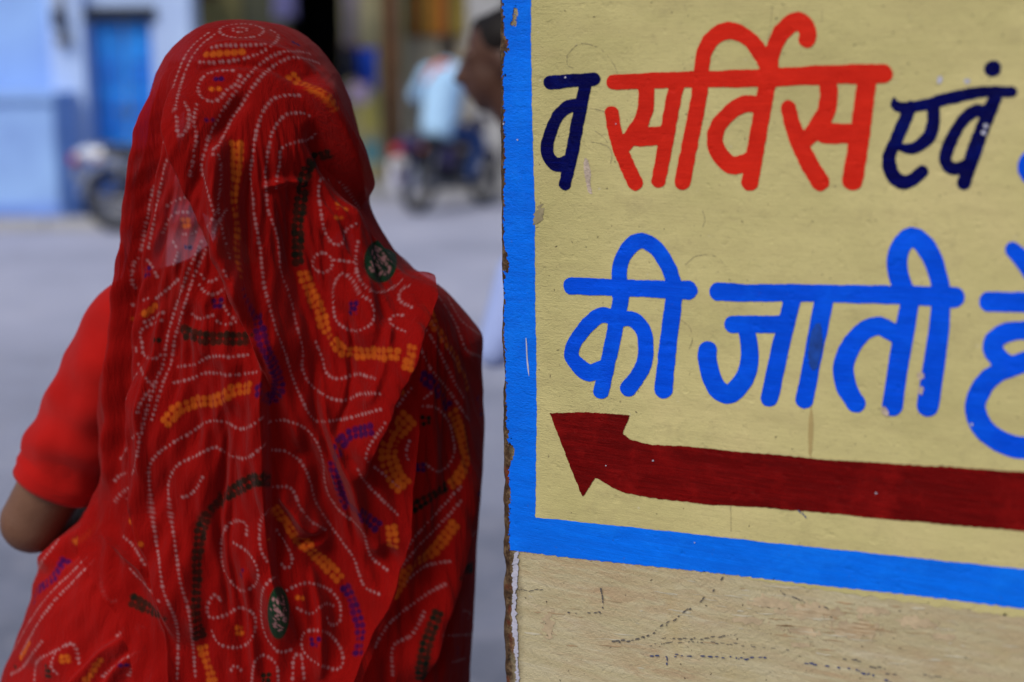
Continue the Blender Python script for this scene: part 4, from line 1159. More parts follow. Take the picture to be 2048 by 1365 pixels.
def head(mb, c, fwd, s=1.0, up=(0, 0, 1)):
    f = Vector(fwd).normalized(); u = Vector(up).normalized(); r = f.cross(u).normalized(); u = r.cross(f)
    rot = Matrix((r, f, u)).transposed(); c = Vector(c)
    def at(x, y, z): return c + (r * x + f * y + u * z) * s
    mb.ball(at(0, -0.012, 0.03), (0.074 * s, 0.092 * s, 0.085 * s), rot=rot)
    mb.ball(at(0, 0.022, -0.03), (0.060 * s, 0.070 * s, 0.080 * s), rot=rot)
    mb.cap(at(0, 0.060, -0.088), at(0, 0.050, -0.075), 0.022 * s, 0.034 * s)
    mb.cap(at(0, 0.088, 0.012), at(0, 0.110, -0.028), 0.008 * s, 0.014 * s)
    for q in (-1, 1):
        mb.ball(at(q * 0.076, -0.008, -0.005), (0.010 * s, 0.020 * s, 0.033 * s), 10, 8, rot)
        mb.ball(at(q * 0.012, 0.098, -0.030), 0.009 * s, 8, 6)
        mb.cap(at(q * 0.018, 0.083, 0.024), at(q * 0.045, 0.076, 0.024), 0.008 * s, 0.008 * s)
        mb.ball(at(q * 0.032, 0.074, 0.006), 0.013 * s, 8, 6)
        mb.cap(at(q * 0.020, 0.082, -0.058), at(q * 0.001, 0.092, -0.056), 0.006 * s, 0.008 * s)
        mb.cap(at(q * 0.018, 0.080, -0.068), at(q * 0.001, 0.088, -0.068), 0.006 * s, 0.008 * s)

hc = P(530, 290, YW + 0.015)                      # head centre
neck = P(520, 520, YW - 0.005); shL = P(285, 640, YW + 0.01); shR = P(822, 665, YW + 0.01)
elL = P(67, 1042, YW + 0.03); waist = P(560, 1010, YW)
bod = MB()
head(bod, hc, (0, 1, 0), 1.0)
bod.cap(Vector(hc) + Vector((0, -0.02, -0.05)), neck, 0.052, 0.056)
chest = Vector(P(555, 760, YW)); bod.ball(chest, (0.15, 0.088, 0.19)); bod.ball(chest + Vector((0, 0, 0.07)), (0.165, 0.075, 0.08))
bod.ball(waist, (0.13, 0.088, 0.14)); pelvis = Vector((wc[0], YW, 0.84)); bod.ball(pelvis, (0.165, 0.112, 0.13))
elR = Vector(P(858, 1010, YW + 0.085)); wrL = Vector((elL[0] + 0.10, elL[1] + 0.22, elL[2] - 0.02)); wrR = Vector((wc[0] + 0.11, YW + 0.26, elR.z - 0.02))
for sh, el, wr, sd in ((shL, elL, wrL, 1), (shR, elR, wrR, -1)):
    bod.cap(chest + Vector((0.05 * (-sd), 0, 0.10)), sh, 0.06, 0.052)
    bod.cap(sh, el, 0.050, 0.041); bod.cap(el, wr, 0.041, 0.026)
    d = (wr - Vector(el)).normalized(); hand(bod, wr, d, (0.6 * sd, 0.3, -0.6), sd, 0.55, 0.92)
for q in (-1, 1):
    hp = pelvis + Vector((q * 0.085, 0, -0.04)); kn = Vector((wc[0] + q * 0.085, YW + 0.02, 0.44)); an = Vector((wc[0] + q * 0.08, YW - 0.02, 0.09))
    bod.cap(hp, kn, 0.085, 0.055); bod.cap(kn, an + Vector((0, 0, 0.12)), 0.052, 0.046); bod.cap(an + Vector((0, 0, 0.12)), an, 0.042, 0.034)
    bod.cap(an + Vector((0, -0.02, -0.045)), an + Vector((0, 0.13, -0.055)), 0.034, 0.024)
    for k in range(5):
        bod.cap(an + Vector(((k - 2) * 0.013, 0.13, -0.056)), an + Vector(((k - 2) * 0.016, 0.175 - 0.006 * abs(k - 2 + q), -0.062)), 0.013, 0.010)
fuse(bod, 'body', m_skin, woman, 0.006, 5)
for q in (-1, 1):
    MB().box((wc[0] + q * 0.08, YW + 0.04, 0.010), (0.042, 0.125, 0.010), bev=0.006).build('sandal', M('sandal_rubber', (0.05, 0.03, 0.02), 0.7), woman)
hr = MB()
hr.ball(Vector(hc) + Vector((0.0, -0.015, 0.035)), (0.088, 0.098, 0.086)); hr.ball(Vector(hc) + Vector((0.012, -0.03, -0.02)), (0.088, 0.080, 0.085)); hr.ball(P(612, 385, YW - 0.02), (0.058, 0.05, 0.062)); hr.ball(P(445, 330, YW - 0.015), (0.050, 0.05, 0.065))
hr.ball(Vector(hc) + Vector((0.015, -0.060, -0.055)), (0.062, 0.048, 0.052)); hr.cap(Vector(hc) + Vector((0, -0.05, -0.07)), Vector(neck) + Vector((0.02, -0.045, 0.03)), 0.045, 0.026)
fuse(hr, 'hair', m_hair, woman, 0.007, 4)
bl = MB()
bl.ball(chest, (0.158, 0.098, 0.185)); bl.ball(chest + Vector((0, 0, 0.060)), (0.172, 0.083, 0.070)); bl.ball(waist, (0.143, 0.098, 0.12))
bl.cap(chest + Vector((-0.06, 0, 0.072)), Vector(shL) + Vector((0.02, 0, 0.006)), 0.056, 0.056); bl.cap(chest + Vector((0.06, 0, 0.105)), Vector(shR) - Vector((0.02, 0, -0.006)), 0.058, 0.056)
fuse(bl, 'blouse', m_blouse, woman, 0.007, 6)
def sleeve(path, radii, seed):
    path = [Vector(p) for p in path]; n = 48; m = 60
    t = np.linspace(0, len(path) - 1, m)
    pp = np.array([[np.interp(x, range(len(path)), [p[k] for p in path]) for k in range(3)] for x in t])
    for _ in range(8): pp[1:-1] = 0.25 * pp[:-2] + 0.5 * pp[1:-1] + 0.25 * pp[2:]
    rr_ = np.interp(t, range(len(path)), radii)
    V = np.zeros((m + 6, n, 3))
    tg = np.gradient(pp, axis=0); tg /= np.linalg.norm(tg, axis=1)[:, None]
    for i in range(m + 6):
        j = min(i, m - 1) if i < m else m - 1 - (i - m) * 2
        a = np.cross(tg[j], [0, 1, 0]); a /= np.linalg.norm(a); b = np.cross(a, tg[j])
        rad = rr_[j] - (0.0035 if i >= m else 0.0)
        if m - 6 < i < m: rad += 0.0012
        if i == m - 6: rad -= 0.0012
        th = np.linspace(0, 2 * math.pi, n, endpoint=False)
        wr_ = np.array([mnoise.noise(Vector((math.cos(x) * 1.6 + seed, math.sin(x) * 1.6, j / 9.0))) * 0.006 + 0.0025 * math.sin(j * 0.55 + 2.2 * math.cos(x + 0.7)) * (0.3 + j / m) for x in th]) * (0.4 if i >= m - 4 else 1)
        V[i] = pp[j] + ((rad + wr_)[:, None] * (np.cos(th)[:, None] * a + np.sin(th)[:, None] * b))
    return link('sleeve', mesh_np('sleeve', V.reshape(-1, 3), grid_quads(m + 6, n, True)), m_blouse, woman)
sleeve([P(335, 620, YW + 0.01), P(283, 645, YW + 0.012), P(219, 758, YW + 0.015), P(163, 860, YW + 0.022), P(112, 966, YW + 0.028)], [0.050, 0.0585, 0.0590, 0.0560, 0.0520], 1.0)
sleeve([P(780, 640, YW + 0.01), P(826, 675, YW + 0.012), P(846, 765, YW + 0.03), P(852, 860, YW + 0.05), P(854, 940, YW + 0.07)], [0.046, 0.052, 0.052, 0.050, 0.046], 5.0)

def seam(name, centre, nrm, rad, w=0.0016):
    MB().ring(centre, nrm, rad, w, 40, 6).build(name, m_blouse, woman, True)
_d = Vector(P(112, 966, YW + 0.028)) - Vector(P(163, 860, YW + 0.022)); _c = Vector(P(112, 966, YW + 0.028)) - _d * 0.16
seam('cuff_stitching', _c, _d, 0.0530)

# ================================================================== STREET BEHIND
def X(px, Y): return float(P(px, 300, Y)[0])
def Zp(px, py, Y): return float(P(px, py, Y)[2])

def slab(name, x0, x1, y0, y1, z0, z1, mat, parent, bev=0.0):
    return MB().box(((x0 + x1) / 2, (y0 + y1) / 2, (z0 + z1) / 2), (abs(x1 - x0) / 2, abs(y1 - y0) / 2, abs(z1 - z0) / 2), bev=bev).build(name, mat, parent)

m_wash = M('pale_blue_limewash', (0.33, 0.52, 0.98), 0.9, 0.1, var=0.16, scale=1.6, bump=0.01, bscale=14)
m_washw = M('whitish_blue_limewash', (0.50, 0.64, 0.98), 0.9, 0.1, var=0.12, scale=1.2, bump=0.01, bscale=14)
m_washd = M('deep_blue_limewash', (0.22, 0.36, 0.88), 0.9, 0.1, var=0.25, scale=2.5, bump=0.01, bscale=14)
m_bdoor = M('azure_door_paint', (0.014, 0.27, 0.93), 0.45, 0.4, var=0.25, scale=5)
m_bdoor2 = M('azure_door_panel', (0.010, 0.17, 0.68), 0.45, 0.4, var=0.35, scale=6)
m_dark = M('door_head_shadow', (0.012, 0.014, 0.02), 0.7, 0.3)
m_khaki = M('khaki_plaster', (0.33, 0.27, 0.10), 0.9, 0.1, var=0.2, scale=2, bump=0.01, bscale=20)
m_olive = M('olive_plaster', (0.20, 0.19, 0.11), 0.9, 0.1, var=0.2, scale=2)
m_cream = M('cream_plaster', (0.47, 0.41, 0.22), 0.9, 0.1, var=0.2, scale=2)
m_grey = M('pale_grey_plaster', (0.46, 0.45, 0.44), 0.9, 0.1, var=0.15, scale=2)
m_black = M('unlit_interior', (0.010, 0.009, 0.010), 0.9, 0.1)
m_brown = M('brown_wood', (0.15, 0.06, 0.025), 0.7, 0.3, var=0.35, scale=6)
m_orange = M('orange_wood', (0.55, 0.19, 0.02), 0.7, 0.3, var=0.35, scale=6)
m_olivew = M('olive_wood', (0.30, 0.23, 0.04), 0.7, 0.3, var=0.35, scale=6)
m_steel = M('dull_steel', (0.16, 0.165, 0.19), 0.45, 0.4, 0.7, var=0.1)
m_rubber = M('tyre_rubber', (0.018, 0.018, 0.02), 0.85, 0.2)
m_engine = M('cast_alloy', (0.07, 0.07, 0.08), 0.5, 0.4, 0.6, var=0.2)
m_blackp = M('black_plastic', (0.015, 0.015, 0.018), 0.5, 0.4)

# ---- blue-washed house
YH = 14.9
house = empty('blue_house', (X(150, YH), YH, 0)); tag(house, 'pale blue limewashed house with a bright blue wooden door', 'house')
dx0, dx1 = X(193, YH), X(314, YH); dz1 = Zp(250, 18, YH)
slab('wall', X(-420, YH), dx0, YH, YH + 0.4, 0, 6.0, m_wash, house)
slab('wall', dx1, X(392, YH), YH, YH + 0.4, 0, 6.0, m_washw, house)
slab('wall', dx0, dx1, YH + 0.003, YH + 0.4, dz1, 6.0, m_washw, house)
slab('pilaster', X(118, YH), X(186, YH), YH - 0.10, YH, 0.0, 5.6, m_washw, house, 0.02)
slab('base_course', X(-420, YH), X(116, YH), YH - 0.07, YH, 0.0, 0.34, m_washd, house, 0.01)
slab('threshold', dx0, dx1, YH - 0.18, YH + 0.12, 0.0, 0.22, m_grey, house, 0.01)
slab('door_head_shade_strip', dx0 - 0.06, dx1 + 0.06, YH - 0.04, YH + 0.10, dz1 - 0.12, dz1 + 0.02, m_dark, house, 0.01)  # near-black colour paints in the shadow at the door head
for k in range(2):
    a = dx0 + (dx1 - dx0) * k / 2; b = dx0 + (dx1 - dx0) * (k + 1) / 2
    leaf = slab('door_leaf', a + 0.01, b - 0.01, YH + 0.10, YH + 0.15, 0.23, dz1 - 0.12, m_bdoor, house)
    for (z0, z1) in ((0.32, 0.75), (0.85, 1.25), (1.35, 1.62), (1.7, dz1 - 0.2)):
        slab('door_panel', a + 0.06, b - 0.06, YH + 0.085, YH + 0.10, z0, z1, m_bdoor2 if z0 in (0.85, 1.35) else m_bdoor, leaf, 0.006)
    MB().ring((b - 0.06 if k == 0 else a + 0.06, YH + 0.08, 1.1), (0, 1, 0), 0.035, 0.008, 16, 6).build('door_ring', m_steel, leaf, True)
YP = 14.1
par = empty('street_platform', (X(0, YP), YP, 0)); tag(par, 'waist-high limewashed masonry platform before the blue house', 'platform')
slab('block', X(-330, YP), X(112, YP), YP, YP + 0.75, 0, Zp(60, 205, YP), m_wash, par, 0.02)
slab('cap', X(-335, YP), X(118, YP), YP - 0.05, YP + 0.78, Zp(60, 204, YP), Zp(60, 184, YP), m_wash, par, 0.02)
slab('skirting', X(-335, YP), X(116, YP), YP - 0.03, YP - 0.001, 0.0, 0.20, m_washd, par)
for (px_, py_, hw, hh, c, lb) in ((141, 38, 10, 20, (0.04, 0.045, 0.07), 'dark meter box screwed to the blue house wall'), (149, 82, 12, 9, (0.15, 0.14, 0.14), 'grey switch box under the dark meter box')):
    e = empty('meter_box', (X(px_, YH), YH - 0.10, Zp(px_, py_, YH))); tag(e, lb, 'box')
    s_ = YH / FPX
    c0 = Vector(e.location)
    MB().box(c0 + Vector((0, -0.05, 0)), (hw * s_, 0.05, hh * s_), bev=0.008).build('case', M('box_%d' % px_, c, 0.5), e)
    MB().box(c0 + Vector((0, -0.104, hh * s_ * 0.3)), (hw * s_ * 0.6, 0.004, hh * s_ * 0.3)).build('window_glass', m_blackp, e)
    MB().tube([c0 + Vector((0, -0.03, hh * s_)), c0 + Vector((0, -0.03, hh * s_ + 0.6))], 0.012).build('conduit', m_grey, e)

# ---- khaki shop house
YK = 17.6
shop = empty('khaki_house', (X(540, YK), YK, 0)); tag(shop, 'khaki plastered shop house with an unlit open doorway', 'house')
slab('wall', X(385, YK), X(492, YK), YK, YK + 0.4, 0, 6, m_khaki, shop)
slab('wall', X(492, YK), X(580, YK), YK + 0.06, YK + 0.4, 0, 6, m_olive, shop)
slab('wall', X(690, YK), X(806, YK), YK, YK + 0.4, 0, 6, m_cream, shop)
slab('wall', X(580, YK), X(690, YK), YK + 0.01, YK + 0.4, 3.1, 6, m_khaki, shop)
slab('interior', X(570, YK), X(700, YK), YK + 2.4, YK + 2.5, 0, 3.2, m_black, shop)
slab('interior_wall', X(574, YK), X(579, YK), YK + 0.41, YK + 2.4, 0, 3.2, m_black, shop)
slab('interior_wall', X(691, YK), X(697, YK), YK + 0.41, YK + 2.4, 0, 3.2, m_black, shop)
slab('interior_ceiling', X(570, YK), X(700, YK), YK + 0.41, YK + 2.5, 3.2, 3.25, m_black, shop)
slab('step', X(575, YK), X(806, YK), YK - 0.45, YK - 0.001, 0, 0.18, m_grey, shop, 0.02)
slab('pilaster', X(716, YK), X(768, YK), YK - 0.08, YK, 0.18, 5, m_cream, shop, 0.02)
slab('post', X(776, YK), X(800, YK), YK - 0.16, YK - 0.002, 0.18, 4.5, m_brown, shop, 0.02)
aw = MB().box((X(416, YK), YK - 0.5, 2.55), (0.20, 0.5, 0.04), rx=R(-14)).build('awning', M('rust_tin', (0.22, 0.065, 0.03), 0.7, 0.3, var=0.4, scale=5), shop)
e = empty('yellow_notice', (X(741, YK), YK - 0.085, Zp(741, 225, YK))); tag(e, 'yellow paper notice pasted on the cream pilaster', 'notice')
slab('sheet', X(722, YK), X(762, YK), YK - 0.088, YK - 0.084, Zp(741, 262, YK), Zp(741, 192, YK), M('yellow_paper', (0.55, 0.47, 0.12), 0.8), e)
e = empty('teal_notice', (X(745, YK), YK - 0.085, Zp(745, 300, YK))); tag(e, 'teal paper notice below the yellow one', 'notice')
slab('sheet', X(728, YK), X(762, YK), YK - 0.088, YK - 0.084, Zp(741, 325, YK), Zp(741, 282, YK), M('teal_paper', (0.12, 0.32, 0.36), 0.8), e)

YS = 18.2
store = empty('beige_house', (X(900, YS), YS, 0)); tag(store, 'warm beige house with brown and orange slatted shutters', 'house')
slab('wall', X(812, YS), X(1400, YS), YS, YS + 0.4, 0, 6, M('warm_beige_plaster', (0.40, 0.35, 0.26), 0.9, 0.1, var=0.25, scale=2), store)
slab('corner_pillar', X(938, YS), X(1010, YS), YS - 0.25, YS - 0.001, 0, 6, m_grey, store, 0.02)
sh = slab('shutter_frame', X(812, YS), X(934, YS), YS - 0.04, YS - 0.002, Zp(870, 74, YS), 3.6, m_brown, store)
n = 9
for k in range(n):
    a = X(812, YS) + (X(934, YS) - X(812, YS)) * (k + 0.1) / n; b = X(812, YS) + (X(934, YS) - X(812, YS)) * (k + 0.9) / n
    slab('slat', a, b, YS - 0.075, YS - 0.041, Zp(870, 70, YS), 3.55, (m_olivew, m_brown, m_orange, m_olivew, m_orange, m_orange, m_brown, m_olivew, m_olivew)[k], sh, 0.008)
slab('plinth', X(800, YS), X(1400, YS), YS - 0.3, YS - 0.252, 0, 0.25, m_grey, store)

# ---- garments hung up by the shop door
def hung(name, px0, px1, py0, py1, Y, col, label, seed):
    x0, x1 = X(px0, Y), X(px1, Y); z1, z0 = Zp(px0, py0, Y), Zp(px0, py1, Y)
    e = empty(name, ((x0 + x1) / 2, Y, z1)); tag(e, label, 'cloth', 'garments hung by the shop door')
    nu, nv = 28, 24; V = np.zeros((nv, nu, 3))
    for i in range(nv):
        for j in range(nu):
            u, v = j / (nu - 1), i / (nv - 1)
            V[i, j] = (x0 + (x1 - x0) * (u * (1 - 0.12 * math.sin(v * 3)) + 0.06 * math.sin(v * 3)), Y + 0.05 * (0.3 + v) * math.sin(u * 15 + seed + v), z1 + (z0 - z1) * v + 0.02 * math.sin(u * 9 + seed) * v)
    V2 = np.concatenate([V, (V + np.array([0, 0.02, 0]))[::-1]], 0)
    link('fabric', mesh_np('fabric', V2.reshape(-1, 3), grid_quads(2 * nv, nu)), M(name + str(seed) + '_dye', col, 0.85, 0.2, var=0.2), e)
    MB().tube([(x0 - 0.03, Y + 0.01, z1), (x1 + 0.03, Y + 0.01, z1)], 0.012, 8).build('hanger_rod', m_brown, e)
    MB().tube([((x0 + x1) / 2, Y + 0.01, z1), ((x0 + x1) / 2, Y + 0.01, z1 + 0.6)], 0.006, 6).build('cord', m_blackp, e)
hung('hanging_cloth', 552, 604, -40, 36, 17.2, (0.52, 0.46, 0.72), 'pale lilac cloth hung over the dark doorway', 1)
hung('hanging_cloth', 694, 724, -40, 96, 17.1, (0.34, 0.29, 0.36), 'mauve grey cloth hung between doorway and pilaster', 2)
hung('hanging_cloth', 690, 722, 92, 160, 17.0, (0.015, 0.022, 0.06), 'navy cloth hung beside the bright blue garment', 3)
hung('hanging_cloth', 718, 758, 96, 178, 16.9, (0.015, 0.07, 0.45), 'bright blue garment hung before the cream pilaster', 4)
hung('hanging_cloth', 700, 742, 168, 206, 16.8, (0.52, 0.42, 0.58), 'pinkish white cloth hung low below the blue garment', 5)

# ---- motorcycles
def motorcycle(loc, rz, body, tail, label):
    e = empty('motorcycle', loc, rz); tag(e, label, 'motorcycle')
    def part(name, mb, mat, parent=None, smooth=True):
        return link(name, mb.mesh(name, smooth), mat, parent or e, local=True)
    for wx in (-0.62, 0.64):
        w = part('wheel', MB().tube([(wx, -0.06, 0.31), (wx, 0.06, 0.31)], 0.05, 14), m_engine)
        part('tyre', MB().ring((wx, 0, 0.31), (0, 1, 0), 0.262, 0.047, 40, 10), m_rubber, w)
        part('rim', MB().ring((wx, 0, 0.31), (0, 1, 0), 0.215, 0.018, 40, 8), m_steel, w)
        sp_ = MB()
        for k in range(18):
            a = k * math.pi / 9
            sp_.tube([(wx, (-1) ** k * 0.035, 0.31), (wx + 0.21 * math.cos(a), 0, 0.31 + 0.21 * math.sin(a))], 0.004, 5)
        part('spokes', sp_, m_steel, w)
        fm = MB(); n = 14
        for k in range(n):
            a0 = R(20 + 150 * k / n) if wx < 0 else R(35 + 120 * k / n); a1 = R(20 + 150 * (k + 1) / n) if wx < 0 else R(35 + 120 * (k + 1) / n)
            c = [(wx + 0.34 * math.cos(a), y, 0.31 + 0.34 * math.sin(a)) for a in (a0, a1) for y in (-0.065, 0.065)]
            c2 = [(wx + 0.328 * math.cos(a), y, 0.31 + 0.328 * math.sin(a)) for a in (a0, a1) for y in (-0.065, 0.065)]
            fm.add(c + c2, [(0, 1, 3, 2), (4, 6, 7, 5), (0, 2, 6, 4), (1, 5, 7, 3)])
        part('mudguard', fm, tail if wx < 0 else body)
    for s in (-1, 1):
        part('fork_tube', MB().tube([(0.64, s * 0.09, 0.31), (0.42, s * 0.09, 0.92)], [0.026, 0.02], 10), m_steel)
        part('shock_absorber', MB().tube([(-0.58, s * 0.13, 0.34), (-0.46, s * 0.13, 0.70)], [0.03, 0.03], 10), m_steel)
        part('grip', MB().tube([(0.33, s * 0.26, 1.02), (0.30, s * 0.38, 1.01)], 0.018, 8), m_blackp)
        mr = part('mirror', MB().ball((0.36, s * 0.34, 1.20), (0.02, 0.06, 0.04), 12, 8), m_blackp)
        part('mirror_stalk', MB().tube([(0.34, s * 0.24, 1.02), (0.36, s * 0.32, 1.17)], 0.006, 6), m_steel, mr)
        part('indicator', MB().tube([(-0.72, s * 0.08, 0.70), (-0.73, s * 0.16, 0.70)], [0.012, 0.025], 8), m_orange)
        part('side_panel', MB().ball((-0.22, s * 0.13, 0.58), (0.17, 0.035, 0.12), 14, 10), tail)
    part('handlebar', MB().tube([(0.30, -0.36, 1.01), (0.38, -0.18, 1.03), (0.42, 0, 0.96), (0.38, 0.18, 1.03), (0.30, 0.36, 1.01)], 0.013, 8), m_steel)
    part('headlamp', MB().ball((0.54, 0, 0.90), (0.09, 0.10, 0.10), 16, 10), body)
    part('fuel_tank', MB().ball((0.17, 0, 0.79), (0.29, 0.14, 0.13), 22, 14), body)
    part('seat', MB().box((-0.33, 0, 0.77), (0.36, 0.13, 0.055), bev=0.04), m_blackp)
    part('tail_cowl', MB().ball((-0.64, 0, 0.74), (0.36, 0.12, 0.085), 16, 10), tail)
    part('tail_lamp', MB().box((-0.99, 0, 0.69), (0.03, 0.07, 0.045), bev=0.012), M('red_lens', (0.45, 0.012, 0.012), 0.3, 0.5))
    part('number_plate', MB().box((-0.97, 0, 0.55), (0.006, 0.10, 0.05)), m_grey)
    part('grab_rail', MB().tube([(-0.45, 0.13, 0.80), (-0.76, 0.10, 0.83), (-0.80, 0, 0.84), (-0.76, -0.10, 0.83), (-0.45, -0.13, 0.80)], 0.012, 8), m_steel)
    eng = MB().box((0.05, 0, 0.40), (0.20, 0.13, 0.11), bev=0.04)
    for k in range(6): eng.box((0.14, 0, 0.52 + k * 0.022), (0.085, 0.10, 0.007))
    part('engine', eng, m_engine, smooth=False)
    part('exhaust', MB().tube([(0.26, -0.10, 0.50), (0.30, -0.12, 0.30), (0.05, -0.16, 0.24), (-0.35, -0.17, 0.29), (-0.80, -0.17, 0.36)], [0.022, 0.022, 0.03, 0.045, 0.042], 12), m_steel)
    part('frame', MB().tube([(0.42, 0, 0.88), (0.20, 0, 0.70), (-0.45, 0, 0.70), (-0.10, 0, 0.32), (0.25, 0, 0.30), (0.42, 0, 0.88)], 0.022, 8), m_blackp)
    part('swing_arm', MB().tube([(-0.08, 0.09, 0.34), (-0.62, 0.09, 0.31)], 0.022, 8).tube([(-0.08, -0.09, 0.34), (-0.62, -0.09, 0.31)], 0.022, 8), m_blackp)
    part('chain_guard', MB().box((-0.35, 0.10, 0.34), (0.28, 0.012, 0.045), bev=0.008), m_blackp)
    part('kick_stand', MB().tube([(0.0, 0.13, 0.30), (-0.08, 0.26, 0.015)], 0.012, 8), m_blackp)
    return e
m_silver = M('silver_paint', (0.70, 0.74, 0.82), 0.35, 0.5, 0.2, var=0.06)
m_blackpaint = M('black_tank_paint', (0.02, 0.022, 0.03), 0.3, 0.5, var=0.1)
m_purple = M('purple_tank_paint', (0.055, 0.035, 0.12), 0.35, 0.5, var=0.15)
gl = G(236, 466)
bike = motorcycle((gl[0] + 0.60, gl[1] - 0.02, 0), R(-6), m_blackpaint, m_silver, 'silver-tailed motorcycle parked before the blue door')
gr = G(838, 428)
BA = R(58)
bike2 = motorcycle((gr[0] + 0.62 * math.cos(BA), gr[1] + 0.62 * math.sin(BA), 0), BA, m_purple, m_purple, 'purple motorcycle ridden by the man in a pale blue shirt')
pb = empty('white_pannier', (gr[0], gr[1], 0.0)); 
bl_ = Vector((gr[0] - 0.16, gr[1] - 0.05, 0.42))
pb.location = bl_
tag(pb, 'round white canister slung at the rear of the ridden motorcycle', 'canister')
MB().tube([bl_ + Vector((0, 0, z)) for z in (-0.19, -0.17, 0.13, 0.17, 0.19)], [0.12, 0.15, 0.155, 0.13, 0.06], 20).build('shell', M('white_enamel', (0.72, 0.72, 0.80), 0.4, 0.5, var=0.05), pb, True)
MB().tube([bl_ + Vector((0, 0, 0.19)), bl_ + Vector((0, 0, 0.24))], 0.055, 14).build('lid', m_steel, pb, True)
MB().tube([bl_ + Vector((0.0, 0.0, 0.22)), bl_ + Vector((0.09, 0.06, 0.30)), bl_ + Vector((0.2, 0.13, 0.36))], 0.01, 6).build('strap', m_blackp, pb, True)

# ---- people in the street
def person(name, label, J, fwd, skin, shirt, trousers, hairm, extra=None, vox=0.009, kurta=0.0, bulk=1.0):
    """J: joints in world coordinates; clothing as separate skins over one continuous body"""
    e = empty(name, (J['pelvis'][0], J['pelvis'][1], J.get('ground', 0.0))); tag(e, label, 'person')
    V_ = {k: Vector(v) for k, v in J.items() if k != 'ground'}; f = Vector(fwd).normalized()
    b = MB(); head(b, V_['head'], V_.get('look', f))
    up = (V_['chest'] - V_['pelvis']).normalized()
    b.cap(V_['head'] + Vector((0, 0, -0.06)), V_['neck'], 0.055, 0.06)
    b.cap(V_['neck'], V_['chest'], 0.07, 0.11); b.cap(V_['chest'], V_['pelvis'], 0.11, 0.11)
    s_ = MB(); t_ = MB()
    s_.cap(V_['neck'] - up * 0.04, V_['chest'], 0.085 * bulk, 0.15 * bulk); s_.cap(V_['chest'], V_['pelvis'], 0.15 * bulk, 0.145 * bulk)
    t_.cap(V_['pelvis'] + up * 0.03, V_['pelvis'] - up * 0.04, 0.14, 0.14)
    for q in 'LR':
        sh, el, wr = V_['sh' + q], V_['el' + q], V_['wr' + q]; hp, kn, an = V_['hip' + q], V_['kn' + q], V_['an' + q]
        b.cap(V_['neck'] - up * 0.03, sh, 0.06, 0.05); b.cap(sh, el, 0.05, 0.04); b.cap(el, wr, 0.04, 0.027)
        hand(b, wr, (wr - el), (f.x * 0.3, f.y * 0.3, -1), 1 if q == 'L' else -1, 0.7)
        s_.cap(V_['neck'] - up * 0.05, sh, 0.075 * bulk, 0.068 * bulk); s_.cap(sh, el, 0.072 * bulk, 0.062 * bulk)
        if kurta: s_.cap(el, el.lerp(wr, 0.8), 0.06, 0.05)
        b.cap(hp, kn, 0.08, 0.052); b.cap(kn, an, 0.05, 0.036); t_.cap(hp, kn, 0.10, 0.078); t_.cap(kn, an + Vector((0, 0, 0.04)), 0.078, 0.066)
        fd = Vector((f.x, f.y, 0)).normalized()
        b.cap(an + Vector((0, 0, -0.03)), an + fd * 0.13 + Vector((0, 0, -0.05)), 0.036, 0.028)
        MB().cap(an + fd * -0.03 + Vector((0, 0, -0.045)), an + fd * 0.15 + Vector((0, 0, -0.052)), 0.042, 0.036).build('shoe', m_blackp, e, True)
    if kurta:
        for k in range(9):
            a = k * 2 * math.pi / 9
            s_.cap(V_['pelvis'] + Vector((0.13 * math.cos(a), 0.13 * math.sin(a), 0.20)), V_['pelvis'] + Vector((kurta * math.cos(a), kurta * math.sin(a), J['hem'][2] - V_['pelvis'].z)), 0.09, 0.045)
    fuse(b, 'body', skin, e, vox, 4); fuse(s_, 'shirt', shirt, e, 0.012, 8); fuse(t_, 'trousers', trousers, e, 0.012, 8)
    h = MB(); hcn = V_['head']; lk = V_.get('look', f).normalized()
    h.ball(hcn - lk * 0.022 + Vector((0, 0, 0.050)), (0.088, 0.092, 0.072)); h.cap(hcn + lk * 0.040 + Vector((0, 0, 0.075)), hcn - lk * 0.05 + Vector((0, 0, 0.06)), 0.036, 0.06); h.ball(hcn - lk * 0.045 + Vector((0, 0, 0.0)), (0.072, 0.072, 0.08))
    fuse(h, 'hair', hairm, e, 0.010, 3)
    return e
m_shirt = M('pale_blue_shirt', (0.42, 0.66, 0.95), 0.85, 0.2, var=0.12, scale=6, bump=0.01, bscale=9)
m_jean = M('navy_trousers', (0.02, 0.05, 0.17), 0.85, 0.2, var=0.2, scale=6)
m_skin2 = M('dark_brown_skin', (0.075, 0.030, 0.017), 0.5, 0.4, var=0.15, scale=10)
hd = Vector((math.cos(BA), math.sin(BA), 0)); ld = Vector((-math.sin(BA), math.cos(BA), 0))
o2 = Vector(bike2.location)
def bp(x, y, z): return tuple(o2 + hd * x + ld * y * 1.15 + Vector((0, 0, z if z < 0.92 else 0.92 + (z - 0.92) * 1.14)))
J = dict(pelvis=bp(-0.22, 0, 0.92), chest=bp(-0.12, 0, 1.26), neck=bp(-0.06, 0, 1.47), head=bp(-0.01, 0, 1.63), shL=bp(-0.07, 0.20, 1.40), shR=bp(-0.07, -0.20, 1.40),
         elL=bp(0.06, 0.43, 1.20), elR=bp(0.06, -0.43, 1.20), wrL=bp(0.24, 0.33, 1.06), wrR=bp(0.24, -0.33, 1.06), hipL=bp(-0.20, 0.10, 0.90), hipR=bp(-0.20, -0.10, 0.90),
         knL=bp(0.20, 0.22, 0.74), knR=bp(0.20, -0.22, 0.74), anL=bp(0.00, 0.22, 0.34), anR=bp(0.00, -0.22, 0.34), ground=0.0)
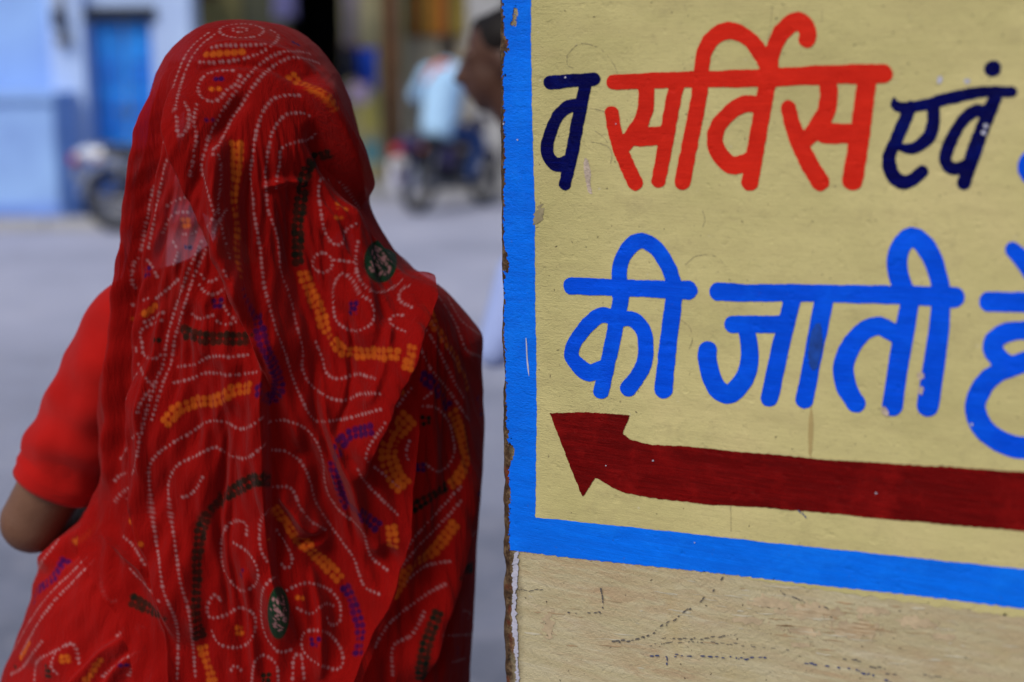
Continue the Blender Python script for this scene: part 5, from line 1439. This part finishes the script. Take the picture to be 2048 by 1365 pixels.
rider = person('person', 'motorcycle rider in a pale blue shirt with an orange scarf', J, hd, m_skin2, m_shirt, m_jean, m_hair, bulk=1.42)
MB().ring(J['neck'], (0.1, 0, 1), 0.085, 0.045, 28, 10).cap(Vector(J['neck']) - hd * 0.10 + ld * 0.06, Vector(J['chest']) - hd * 0.16 + ld * 0.12 + Vector((0, 0, 0.10)), 0.04, 0.03).build('scarf', M('orange_scarf', (0.62, 0.10, 0.03), 0.85, 0.2), rider, True)

# man half hidden behind the wall, facing the street
YM = 3.35
fx = Vector((-1, 0.12, 0)); hm = Vector(P(1006, 122, YM))
px0 = hm.x + 0.12
J = dict(head=tuple(hm), look=(-1, 0.1, -0.12), neck=(px0 - 0.03, YM, hm.z - 0.20), chest=(px0 + 0.10, YM, hm.z - 0.42), pelvis=(px0 + 0.065, YM, hm.z - 0.72),
         shL=(px0 + 0.06, YM - 0.19, hm.z - 0.28), shR=(px0 + 0.06, YM + 0.19, hm.z - 0.28), elL=(px0 + 0.16, YM - 0.25, hm.z - 0.55), elR=(px0 + 0.16, YM + 0.25, hm.z - 0.55),
         wrL=(px0 + 0.08, YM - 0.24, hm.z - 0.78), wrR=(px0 + 0.08, YM + 0.24, hm.z - 0.78), hipL=(px0 + 0.13, YM - 0.09, hm.z - 0.82), hipR=(px0 + 0.13, YM + 0.09, hm.z - 0.82),
         knL=(px0 + 0.11, YM - 0.10, 0.46), knR=(px0 + 0.13, YM + 0.10, 0.46), anL=(px0 + 0.15, YM - 0.10, 0.09), anR=(px0 + 0.17, YM + 0.10, 0.09), hem=(0, 0, Zp(985, 715, YM) + 0.03), ground=0.0)
man = person('person', 'dark haired man in a loose periwinkle kurta half hidden behind the wall', J, fx, m_skin2, M('periwinkle_cotton', (0.36, 0.44, 0.76), 0.85, 0.2, var=0.1, scale=6), M('white_cotton', (0.55, 0.56, 0.66), 0.85, 0.2), m_hair, kurta=0.22)

# ---- drain kerb at the foot of the houses
kb = MB(); kx = np.linspace(-9, 9, 25)
for a, b in zip(kx[:-1], kx[1:]):
    kb.box(((a + b) / 2, 13.78 if b < -2.0 else 17.0, 0.05), ((b - a) / 2 - 0.008, 0.09, 0.06), bev=0.012)
tag(kb.build('kerb', m_grey), kind='structure')
